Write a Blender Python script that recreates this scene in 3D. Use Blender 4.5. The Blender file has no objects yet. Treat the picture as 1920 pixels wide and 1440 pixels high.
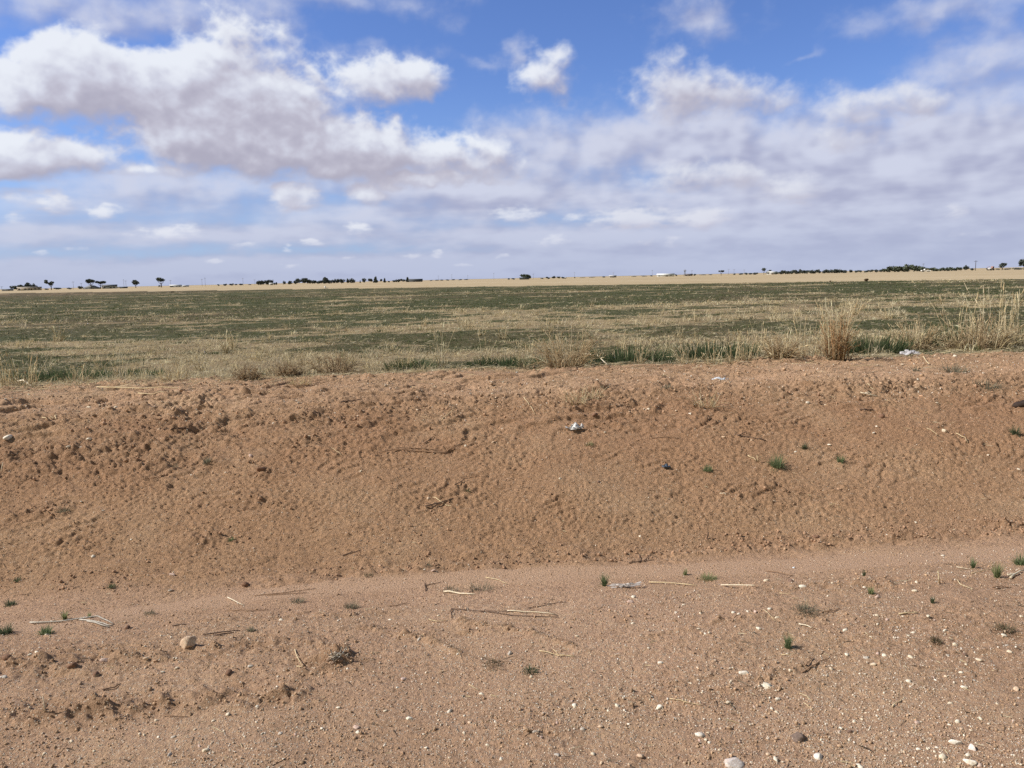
import bpy, math, random
import numpy as np
R = math.radians
sc = bpy.context.scene
COL = sc.collection
rnd = random.Random(7)
rng = np.random.default_rng(11)

# ------------------------------------------------------------------ render look
sc.view_settings.view_transform = 'Standard'
sc.view_settings.look = 'None'
sc.view_settings.exposure = 0
sc.view_settings.gamma = 1
sc.render.engine = 'CYCLES'
sc.cycles.max_bounces = 4
sc.cycles.diffuse_bounces = 2
sc.cycles.glossy_bounces = 1
sc.cycles.transparent_max_bounces = 4
sc.cycles.use_denoising = False
sc.render.filter_size = 1.35

# ------------------------------------------------------------------ camera
EYE = 1.6
PITCH = 7.83
ROLL = -1.24
FPX = 1442.0
cam_d = bpy.data.cameras.new('camera')
cam_d.sensor_width = 36
cam_d.lens = 36 * FPX / 1920
cam_d.clip_start = 0.05
cam_d.clip_end = 60000
cam = bpy.data.objects.new('camera', cam_d)
COL.objects.link(cam)
from mathutils import Matrix, Vector, Euler
CM = Matrix.Rotation(R(90 - PITCH), 4, 'X') @ Matrix.Rotation(R(ROLL), 4, 'Z')
cam.matrix_world = Matrix.Translation((0, 0, EYE)) @ CM
sc.camera = cam
CM3 = np.array(CM.to_3x3())

def ray(px, py):
    """world direction of a point of the view, given in the photograph's pixels"""
    v = CM3 @ np.array([(px - 960) / FPX, -(py - 720) / FPX, -1.0])
    return v / np.linalg.norm(v)

def azel(px, py):
    d = ray(px, py)
    return math.degrees(math.atan2(d[0], d[1])), math.degrees(math.asin(d[2]))

# ------------------------------------------------------------------ sun
SUN_EL, SUN_AZ = 40.0, -95.0          # azimuth measured from +Y towards +X
SUN_DIR = Vector((math.sin(R(SUN_AZ)) * math.cos(R(SUN_EL)), math.cos(R(SUN_AZ)) * math.cos(R(SUN_EL)), math.sin(R(SUN_EL))))
sun_d = bpy.data.lights.new('sun', 'SUN')
sun_d.energy = 5.0
sun_d.angle = R(0.53)
sun_d.color = (1.0, 0.95, 0.88)
sun = bpy.data.objects.new('sun', sun_d)
COL.objects.link(sun)
sun.rotation_euler = SUN_DIR.to_track_quat('Z', 'Y').to_euler()

# ------------------------------------------------------------------ node helper
class NB:
    """writes small maths expressions as shader nodes"""
    def __init__(self, tree):
        self.t = tree
    def node(self, kind, **kw):
        n = self.t.nodes.new(kind)
        for k, v in kw.items():
            setattr(n, k, v)
        return n
    def put(self, sock, v):
        if v is None:
            return
        if isinstance(v, bpy.types.NodeSocket):
            self.t.links.new(v, sock)
        else:
            sock.default_value = v
    def m(self, op, a, b=None, c=None, clamp=False):
        n = self.node('ShaderNodeMath', operation=op, use_clamp=clamp)
        self.put(n.inputs[0], a); self.put(n.inputs[1], b); self.put(n.inputs[2], c)
        return n.outputs[0]
    def v(self, op, a, b=None, c=None):
        n = self.node('ShaderNodeVectorMath', operation=op)
        self.put(n.inputs[0], a); self.put(n.inputs[1], b); self.put(n.inputs[2], c)
        return n.outputs['Value'] if op in ('DOT_PRODUCT', 'LENGTH', 'DISTANCE') else n.outputs[0]
    def xyz(self, x=0.0, y=0.0, z=0.0):
        n = self.node('ShaderNodeCombineXYZ')
        for i, s in enumerate((x, y, z)):
            self.put(n.inputs[i], s)
        return n.outputs[0]
    def sep(self, v):
        n = self.node('ShaderNodeSeparateXYZ'); self.put(n.inputs[0], v)
        return n.outputs
    def noise(self, vec, scale=1.0, detail=4.0, rough=0.5, lac=2.0, dist=0.0, kind='FBM', dim='3D'):
        n = self.node('ShaderNodeTexNoise', noise_dimensions=dim)
        n.noise_type = kind
        self.put(n.inputs['Vector'], vec)
        for k, s in (('Scale', scale), ('Detail', detail), ('Roughness', rough), ('Lacunarity', lac), ('Distortion', dist)):
            self.put(n.inputs[k], s)
        return n.outputs[0]
    def vor(self, vec, scale=1.0, feature='F1', rand=1.0):
        n = self.node('ShaderNodeTexVoronoi', feature=feature)
        self.put(n.inputs['Vector'], vec); self.put(n.inputs['Scale'], scale); self.put(n.inputs['Randomness'], rand)
        return n
    def ss(self, x, lo, hi, a=0.0, b=1.0):
        n = self.node('ShaderNodeMapRange', interpolation_type='SMOOTHSTEP')
        self.put(n.inputs[0], x); self.put(n.inputs[1], lo); self.put(n.inputs[2], hi); self.put(n.inputs[3], a); self.put(n.inputs[4], b)
        return n.outputs[0]
    def lin(self, x, lo, hi, a=0.0, b=1.0):
        n = self.node('ShaderNodeMapRange')
        self.put(n.inputs[0], x); self.put(n.inputs[1], lo); self.put(n.inputs[2], hi); self.put(n.inputs[3], a); self.put(n.inputs[4], b)
        return n.outputs[0]
    def mix(self, f, a, b, blend='MIX'):
        n = self.node('ShaderNodeMix', data_type='RGBA', blend_type=blend)
        self.put(n.inputs[0], f)
        self.put(n.inputs[6], a if isinstance(a, bpy.types.NodeSocket) else (*a, 1)[:4])
        self.put(n.inputs[7], b if isinstance(b, bpy.types.NodeSocket) else (*b, 1)[:4])
        return n.outputs[2]

def lin(r, g, b):
    """sRGB 0..255 to linear"""
    f = lambda c: (c / 255 / 12.92) if c / 255 <= 0.04045 else ((c / 255 + 0.055) / 1.055) ** 2.4
    return (f(r), f(g), f(b))
# ------------------------------------------------------------------ numpy noise, for heights, scatter and cloud cover
def _hash(ix, iy, seed):
    h = (ix.astype(np.int64) * 374761393 + iy.astype(np.int64) * 668265263 + seed * 974634777) & 0x7fffffff
    h = ((h ^ (h >> 13)) * 1274126177) & 0x7fffffff
    return h ^ (h >> 16)

_GA = np.arange(256) * (2 * math.pi / 256)
_GX = np.cos(_GA).astype(np.float32); _GY = np.sin(_GA).astype(np.float32)

def perlin(x, y, seed=0):
    """gradient noise, about -0.7 .. 0.7"""
    x = np.asarray(x, dtype=np.float64); y = np.asarray(y, dtype=np.float64)
    x0 = np.floor(x); y0 = np.floor(y)
    fx = (x - x0).astype(np.float32); fy = (y - y0).astype(np.float32)
    ix = x0.astype(np.int64); iy = y0.astype(np.int64)
    u = fx * fx * fx * (fx * (fx * 6 - 15) + 10)
    v = fy * fy * fy * (fy * (fy * 6 - 15) + 10)
    def g(ox, oy):
        h = _hash(ix + ox, iy + oy, seed) & 255
        return _GX[h] * (fx - ox) + _GY[h] * (fy - oy)
    a = g(0, 0); a = a + u * (g(1, 0) - a)
    b = g(0, 1); b = b + u * (g(1, 1) - b)
    return a + v * (b - a)

def fbm(x, y, octaves=5, seed=0, gain=0.5, lac=2.03, kind=None):
    s = 0.0; amp = 1.0; f = 1.0
    for i in range(octaves):
        n = perlin(x * f + 13.7 * i, y * f - 7.3 * i, seed + i * 31)
        if kind == 'billow':
            n = 0.5 - np.abs(n) * 1.6
        s = s + amp * n
        amp *= gain; f *= lac
    return s

def cellnoise(x, y, seed=0):
    """distance to the nearest of scattered points, and that point's random number"""
    x = np.asarray(x, dtype=np.float64); y = np.asarray(y, dtype=np.float64)
    ix = np.floor(x).astype(np.int64); iy = np.floor(y).astype(np.int64)
    best = np.full(x.shape, 9.0, np.float32); rid = np.zeros(x.shape, np.float32)
    for ox in (-1, 0, 1):
        for oy in (-1, 0, 1):
            h = _hash(ix + ox, iy + oy, seed)
            px = (ix + ox + (h & 255) / 255.0 - x).astype(np.float32)
            py = (iy + oy + ((h >> 8) & 255) / 255.0 - y).astype(np.float32)
            d = px * px + py * py
            k = d < best
            best = np.where(k, d, best)
            rid = np.where(k, ((h >> 16) & 255) / 255.0, rid)
    return np.sqrt(best), rid

def sstep(x, lo, hi):
    t = np.clip((x - lo) / (hi - lo), 0, 1)
    return t * t * (3 - 2 * t)

def mixa(a, b, f):
    return a + (b - a) * f
# ------------------------------------------------------------------ world: Nishita daylight
world = bpy.data.worlds.new('World')
sc.world = world
world.use_nodes = True
wt = world.node_tree
wt.nodes.clear()
W = NB(wt)
def nishita(B):
    s = B.node('ShaderNodeTexSky', sky_type='NISHITA')
    s.sun_disc = False
    s.sun_elevation = R(SUN_EL)
    s.sun_rotation = R(SUN_AZ)
    s.air_density = 1.0
    s.dust_density = 0.3
    s.ozone_density = 3.0
    return s
sky = nishita(W)
bg = W.node('ShaderNodeBackground')
wt.links.new(W.v('MULTIPLY', sky.outputs[0], (1.50, 1.12, 0.74)), bg.inputs['Color'])
bg.inputs['Strength'].default_value = 0.085
out = W.node('ShaderNodeOutputWorld')
wt.links.new(bg.outputs[0], out.inputs[0])

# ------------------------------------------------------------------ cumulus sky over the plain, on a far backdrop
# cloud masses of the place: centre, half width, half height (photograph units, turned into bearings), weight
WHITE = [(20,165,60,45,1),(105,140,60,55,1.1),(200,155,85,62,1.2),(290,185,70,50,1),(95,190,100,35,1),
         (370,165,75,60,1.1),(450,120,70,70,.85),(430,50,75,45,.5),(505,95,60,50,.5),(560,215,85,75,.95),(450,220,150,85,1.15),(380,270,110,55,1.1),
         (560,290,200,52,1.15),(690,280,95,48,1.1),(640,318,150,24,.9),(810,338,140,18,.95),(850,295,105,40,1.05),(930,315,60,36,.85),(290,326,70,18,.8),(320,235,90,60,1),
         (50,295,120,42,1.1),(165,302,60,25,.95),(10,315,70,28,1),
         (722,160,98,42,1.0),(785,152,52,34,.95),(660,178,40,18,.5),(1022,150,62,46,1.0),(1035,115,34,30,.6),
         (1265,165,78,52,1),(1330,185,110,48,.85),(1410,185,90,34,.65),(1480,178,50,20,.45),
         (1630,205,115,42,.75),(1700,195,55,32,.75),(1585,265,60,22,.85),
         (1310,335,140,32,.8),(1400,325,45,22,.7),(1190,412,85,24,1.05),(1320,413,48,20,1.05),(1475,362,62,28,.9),(1550,350,50,20,.4),
         (555,375,52,28,1.0),(690,368,42,24,.95),(975,402,60,20,.8),(1070,410,25,8,.6),(105,388,28,18,.75),(190,400,34,18,.8),(30,375,50,18,.6),(30,410,30,12,.55),
         (320,438,60,16,.8),(675,433,28,14,.8),(585,455,28,9,.75),(1040,452,44,13,.7),(1790,402,20,18,.7),(1260,455,20,12,.7),(540,467,9,9,.7),
         (400,489,18,5,.8),(548,500,16,5,.8),(820,478,11,10,.95),(780,480,28,5,.7),(945,481,18,5,.7),(75,474,24,5,.6),(145,464,20,7,.6),(1210,455,20,9,.6),(455,460,28,6,.5),(1830,440,50,7,.45),
         (1100,490,40,4,.4),(650,485,14,4,.6),(870,497,24,4,.5),(250,492,24,4,.5)]
GREY = [(760,335,210,50,.75),(900,370,170,45,.85),(1150,262,190,55,.75),(1000,305,160,50,.65),(1330,265,220,60,.85),(1500,300,200,70,.85),(1800,275,220,80,.9),
        (1660,350,260,80,1.05),(1880,370,220,80,1.05),(1560,412,330,45,1.1),(1250,372,250,40,.8),(1060,360,140,45,.75),(700,405,260,30,.75),(950,445,300,28,.95),
        (150,390,240,30,.55),(300,350,180,40,.75),(100,440,260,28,.85),(500,440,260,25,.9),(1300,455,350,30,1.0),(1780,440,260,35,1.1),(960,490,1300,22,1.15),(960,515,1500,20,1.3),
        (1850,130,140,55,.6),(1780,15,140,28,.55),(1880,205,100,40,.55),(150,10,260,50,.62),(300,40,150,35,.45),(600,-5,240,28,.5),(480,30,100,40,.5),(1310,28,75,34,.62),(1250,35,30,18,.35),
        (720,105,140,22,.36),(910,115,45,12,.36),(970,95,26,20,.5),(1000,240,130,40,.42),(980,258,100,26,.6),(870,25,50,30,.33),(1510,100,40,8,.33),(1900,60,60,60,.4),(440,385,170,30,.4),(590,350,200,20,.5)]

def build_sky():
    st = 0.058
    inner = np.arange(-40, 40.001, st)
    azs = np.concatenate([np.arange(-78, -40, 1.0), inner, np.arange(41, 79, 1.0)])
    ein = np.arange(-1.4, 21.6, st)
    els = np.concatenate([[-4.0], ein, np.arange(22.4, 46, 0.8)])
    A, E = np.meshgrid(azs, els)
    na, ne = len(azs), len(els)
    far = sstep(E, 1.5, 9.0)                     # smaller, flatter clouds towards the horizon
    # warp
    wx = fbm(A * 0.30, E * 0.38, 5, 3); wy = fbm(A * 0.30 + 40, E * 0.38, 5, 5)
    wx2 = fbm(A * 0.9, E * 2.0, 4, 13); wy2 = fbm(A * 0.9 + 40, E * 2.0, 4, 15)
    def masses(rows, warp, shade=False):
        pa = A + mixa(wx2 * 0.9, wx * 2.6, far) * warp
        pe = E + mixa(wy2 * 0.3, wy * 1.7, far) * warp
        acc = np.zeros(A.shape, np.float32); ws = np.zeros(A.shape, np.float32); ls = np.zeros(A.shape, np.float32)
        for x, y, rx, ry, w in rows:
            a0, e0 = azel(x, y)
            sx = rx * 57.3 / FPX; sy = ry * 57.3 / FPX
            qa = (pa - a0) / sx; qe = (pe - e0) / sy
            # cumulus: flatter base than top
            if shade:
                qe = np.where(qe < 0, qe * 1.25, qe)
            m = (w * np.exp(-0.72 * (qa * qa + qe * qe))).astype(np.float32)
            acc = acc + m ** 3
            if shade:
                k = m ** 5
                ws += k; ls += k * np.clip(-0.30 * qa + 0.62 * qe, -1.3, 1.3)
        acc = acc ** (1 / 3)
        return (acc, ls / (ws + 1e-6)) if shade else acc
    mw, lobe = masses(WHITE, 0.5, True)
    mg = masses(GREY, 0.55)
    nb = fbm(A * 0.50, E * 0.62, 6, 21, 0.50, kind='billow')
    nbl = fbm(A * 0.50, E * 0.62, 3, 21, 0.50, kind='billow')
    nf = fbm(A * 0.30, E * 0.42, 8, 41, 0.56)
    nfl = fbm(A * 0.30, E * 0.42, 3, 41, 0.56)
    ns = fbm(A * 0.75, E * 2.4, 6, 61, 0.52)
    nsl = fbm(A * 0.24, E * 0.85, 4, 63, 0.5)
    fine = fbm(A * 1.6 + wx * 2, E * 2.0 + wy * 2, 5, 71, 0.55)
    D = mw + mixa(ns * 0.38, nf * 0.22 + (nb - nb.mean()) * 0.18, far) + fine * 0.045
    DL = mw + mixa(nsl * 0.3, nfl * 0.27 + (nbl - nbl.mean()) * 0.22, far)
    G = mg + mixa(ns * 0.07 + nsl * 0.22, nf * 0.24, far) + fine * 0.015
    alpha_w = sstep(D, 0.32, mixa(1.05, mixa(0.72, 0.92, sstep(A, -12, 8)), sstep(lobe, -0.3, 0.45)))
    alpha_w = alpha_w ** 1.1 * mixa(0.86, 0.97, far) * mixa(0.50, 1.0, sstep(E, 0.8, 4.5))
    alpha_g = sstep(G, 0.14, 0.90) * 0.95
    # light on the cumulus: look towards the sun through the cloud
    tau = np.zeros(A.shape, np.float32)
    cover = np.clip(DL - 0.30, 0, 1.2)
    for k in (6, 14, 24, 36, 50):
        oa, oe = int(k * 0.6), int(k * 0.85)
        sh = np.zeros_like(cover)
        sh[:ne - oe, oa:] = cover[oe:, :na - oa]
        tau += sh
    direct = np.exp(-tau * 0.50)
    def toward(F, oa, oe):
        o = np.zeros_like(F); o[:ne - oe, oa:] = F[:ne - oe, oa:] - F[oe:, :na - oa]
        return o
    sl = toward(DL, 9, 13); sf = toward(D, 4, 6)
    lit = 0.42 * direct + 0.42 * (lobe * 0.6 + 0.42) + 0.70 * np.clip(sl, -0.35, 0.4) + 0.10 * np.clip(sf, -0.3, 0.3) + 0.08 * nfl + 0.03 * fine
    lit = sstep(lit, -0.12, 0.84)
    lit = lit * mixa(1.0, 0.80, sstep(A, 1.0, 10.0))
    lit = mixa(lit * 0.55 + 0.42, lit, sstep(E, 0.5, 8))
    gl = mg + mixa(nsl * 0.35, nfl * 0.5, far)
    lit_g = sstep(0.52 + toward(gl, 14, 20) * 1.0 + nsl * 0.22 + 0.12 * nf * far + 0.05 * ns - 0.15 * sstep(G, 0.7, 1.5) * far, 0.0, 1.0)
    # mesh, on a shell 30 km off
    rad = 30000.0
    ca = np.radians(A); ce = np.radians(E)
    co = np.stack([np.sin(ca) * np.cos(ce) * rad, np.cos(ca) * np.cos(ce) * rad, np.sin(ce) * rad + EYE], -1).reshape(-1, 3)
    idx = np.arange(ne * na).reshape(ne, na)
    q = np.stack([idx[:-1, :-1], idx[:-1, 1:], idx[1:, 1:], idx[1:, :-1]], -1).reshape(-1, 4)
    me = quad_mesh('sky', co, q)
    col = np.stack([alpha_w, lit, alpha_g, lit_g], -1).reshape(-1, 4).astype(np.float32)
    at = me.attributes.new('clouds', 'FLOAT_COLOR', 'POINT')
    at.data.foreach_set('color', col.ravel())
    return me

def quad_mesh(name, co, quads, smooth=True):
    me = bpy.data.meshes.new(name)
    n, k = len(co), quads.shape[1]
    me.vertices.add(n)
    me.vertices.foreach_set('co', np.ascontiguousarray(co, dtype=np.float32).ravel())
    me.loops.add(quads.size)
    me.loops.foreach_set('vertex_index', np.ascontiguousarray(quads, dtype=np.int32).ravel())
    me.polygons.add(len(quads))
    me.polygons.foreach_set('loop_start', np.arange(0, quads.size, k, dtype=np.int32))
    me.polygons.foreach_set('loop_total', np.full(len(quads), k, dtype=np.int32))
    if smooth:
        me.polygons.foreach_set('use_smooth', np.ones(len(quads), dtype=bool))
    me.update(calc_edges=True)
    return me

def make_sky():
    me = build_sky()
    ob = bpy.data.objects.new('sky', me)
    COL.objects.link(ob)
    ob['kind'] = 'structure'
    mat = bpy.data.materials.new('cloudy_sky')
    mat.use_nodes = True
    t = mat.node_tree; t.nodes.clear()
    B = NB(t)
    g = B.node('ShaderNodeNewGeometry')
    dv = B.v('NORMALIZE', g.outputs['Position'])
    s = nishita(B)
    t.links.new(dv, s.inputs[0])
    el = B.m('MULTIPLY', B.m('ARCSINE', B.sep(dv)[2]), 57.29578)
    air = B.v('MULTIPLY', s.outputs[0], (0.084, 0.097, 0.142))
    air = B.mix(B.ss(el, 0.0, 15.0, 0.55, 0.0), air, lin(150, 185, 232))
    a = B.node('ShaderNodeAttribute'); a.attribute_name = 'clouds'
    sp = B.node('ShaderNodeSeparateColor'); t.links.new(a.outputs['Color'], sp.inputs[0])
    aw, lit, ag = sp.outputs[0], sp.outputs[1], sp.outputs[2]
    lg = a.outputs['Alpha']
    cg = B.mix(lg, lin(170, 173, 200), lin(209, 213, 231))
    cg = B.mix(B.ss(el, 0.0, 6.0, 0.72, 0.0), cg, lin(178, 187, 215))
    ramp = B.node('ShaderNodeValToRGB')
    t.links.new(lit, ramp.inputs[0])
    e = ramp.color_ramp.elements
    e[0].position = 0.0; e[0].color = (*lin(176, 173, 190), 1)
    e[1].position = 1.0; e[1].color = (*lin(236, 240, 248), 1)
    for pos, c in ((0.3, lin(193, 191, 206)), (0.62, lin(211, 213, 227))):
        k = e.new(pos); k.color = (*c, 1)
    cw = B.mix(B.ss(el, 0.5, 7.0, 0.35, 0.0), ramp.outputs[0], lin(214, 212, 228))
    c = B.mix(ag, air, cg)
    c = B.mix(aw, c, cw)
    em = B.node('ShaderNodeEmission')
    t.links.new(c, em.inputs[0])
    o = B.node('ShaderNodeOutputMaterial')
    t.links.new(em.outputs[0], o.inputs[0])
    mat.cycles.emission_sampling = 'NONE'
    me.materials.append(mat)
make_sky()
# ------------------------------------------------------------------ lie of the land
TH = R(6.0)                                   # the verge runs 6 degrees off square
CT, ST = math.cos(TH), math.sin(TH)
def ts(x, y):
    return y * CT - x * ST, x * CT + y * ST   # across the verge, along it
_tk = np.array([-60, -8, 1.0, 2.6, 3.15, 3.5, 3.75, 4.05, 4.25, 4.45, 4.7, 5.2, 5.8, 6.2, 6.5, 6.8, 7.4, 8.2, 8.7, 9.3, 10.5, 14, 40, 200, 60000.])
_zk = np.array([-.10, 0, 0, .01, .03, .015, -.04, -.095, -.12, -.115, -.04, .13, .34, .46, .535, .575, .60, .60, .57, .50, .45, .42, .40, .40, .40])
_tt = np.arange(-60, 60, 0.02)
_zz = np.interp(_tt, _tk, _zk)
_k = np.hanning(25); _k /= _k.sum()
_zz = np.convolve(np.pad(_zz, 12, mode='edge'), _k, mode='valid')
def base_z(x, y):
    t, s = ts(x, y)
    near = sstep(t, 2.4, 4.0) * (1 - sstep(t, 9.0, 12.0))
    t2 = t + near * (0.16 * perlin(s * 0.33, s * 0 + 3.1, 91) + 0.05 * perlin(s * 1.1, s * 0 + 7.7, 92))
    return np.interp(t2, _tt, _zz)

def track_c(s):
    return np.interp(s, [-6, -1.9, -1.5, -1.0, -.3, .3, 1.2, 2.1, 3.1, 8], [3.6, 3.88, 4.05, 4.20, 4.27, 4.29, 4.20, 4.10, 4.07, 4.05])
def track_m(t, s):
    w = 0.115 + 0.035 * sstep(s, 0.8, 2.0) + 0.03 * perlin(s * 2.3, s * 0 + 1.5, 77)
    d = np.abs(t - track_c(s) + 0.035 * perlin(s * 3.0, t * 3.0, 78))
    return 1 - sstep(d, w * 0.75, w * 1.25)

def ground_hit(px, py, fn=None):
    """where the line of sight through a photograph point meets the ground"""
    d = ray(px, py)
    lo, hi = 1.5, 900.0
    f = fn or base_z
    r = np.concatenate([np.arange(1.5, 14, 0.03), np.geomspace(14, 900, 400)])
    x, y, z = d[0] * r, d[1] * r, EYE + d[2] * r
    below = np.nonzero(z < f(x, y))[0]
    k = below[0] if len(below) else len(r) - 1
    if k > 0 and len(below):
        r2 = np.linspace(r[k - 1], r[k], 24)
        x, y, z = d[0] * r2, d[1] * r2, EYE + d[2] * r2
        b2 = np.nonzero(z < f(x, y))[0]
        k2 = b2[0] if len(b2) else -1
        return float(x[k2]), float(y[k2])
    return float(x[k]), float(y[k])

# broken, cloddy places: photograph point, half width and half depth in metres, strength
ROUGH = [(60,860,.9,.25,1),(250,830,.9,.22,1),(420,800,.9,.2,1),(560,790,.8,.2,1),(330,865,.5,.15,.8),(560,835,.4,.12,.7),(760,750,.9,.2,1),(940,745,.6,.2,.8),(130,780,.6,.25,.8),
         (480,745,1.0,.2,.8),(1150,760,.8,.25,.7),(1180,790,.5,.15,.7),(1300,730,1.2,.3,.7),(1600,730,1.2,.3,.8),(1850,710,.9,.25,.9),(1450,720,.6,.2,.6),(700,800,.5,.15,.5),
         (90,1335,.12,.05,1.2),(175,1332,.16,.06,1.2),(280,1328,.14,.06,1.1),(400,1315,.12,.05,1),(500,1312,.14,.06,1),(60,1250,.3,.10,.8),(190,1235,.3,.10,.8),(470,1215,.25,.08,.8),(630,1240,.12,.06,1.3),
         (480,1160,.3,.06,.6),(660,1155,.25,.06,.6),(1570,1100,.4,.08,.8),(1680,1095,.3,.08,.7),(1450,1105,.3,.1,.6),(470,943,.09,.06,1.2),(390,1006,.10,.05,1.3),(75,955,.16,.06,1.1),(310,915,.08,.05,.9),
         (490,890,.08,.05,1.0),(700,1075,.35,.07,.7),(560,1085,.3,.05,.6),(1700,1015,.7,.05,1.0),(1500,1015,.5,.05,.8),(1880,990,.4,.06,.8),(1460,920,.25,.09,.6),(1570,915,.08,.04,.9),(900,1060,.5,.06,.6),(1110,1045,.2,.05,.7),
         (850,1185,.25,.05,.5),(1010,1378,.06,.03,.8),(1320,1300,.4,.06,.3),(1495,1255,.1,.03,.6)]
ROUGH_W = []
for px, py, a, b, w in ROUGH:
    gx, gy = ground_hit(px, py)
    t, s = ts(gx, gy)
    ROUGH_W.append((float(t), float(s), a, b, w))
# lines of tyre tread pressed up in the verge, and a broken crust edge
TREAD = [([(640,1182),(700,1177),(760,1188),(815,1203),(860,1222)], .022, .010, True), ([(860,1163),(930,1176),(1000,1190),(1060,1206),(1098,1218)], .026, .010, True),
         ([(556,1205),(600,1214),(650,1226)], .022, .008, True), ([(1205,1192),(1290,1181),(1350,1166),(1425,1156)], .020, .010, False), ([(1340,1268),(1300,1275),(1260,1285)], .012, .008, False),
         ([(1380,1272),(1440,1270),(1470,1248)], .012, .008, False), ([(0,1345),(60,1357),(120,1350),(200,1338)], .02, .008, False), ([(1250,1042),(1400,1030),(1560,1016),(1700,1012),(1920,985)], .030, .014, False)]
TREAD_W = []
for pts, w, h, tread in TREAD:
    line = [ground_hit(*p) for p in pts]
    TREAD_W.append((line, w, h, tread))

def rough_at(t, s):
    r = np.zeros(np.shape(t), np.float32)
    for tc, s0, a, b, w in ROUGH_W:
        m = (np.abs(t - tc) < 3 * b) & (np.abs(s - s0) < 3 * a)
        if m.any():
            r[m] = np.maximum(r[m], w * np.exp(-0.7 * (((s[m] - s0) / a) ** 2 + ((t[m] - tc) / b) ** 2)))
    return r

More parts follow.
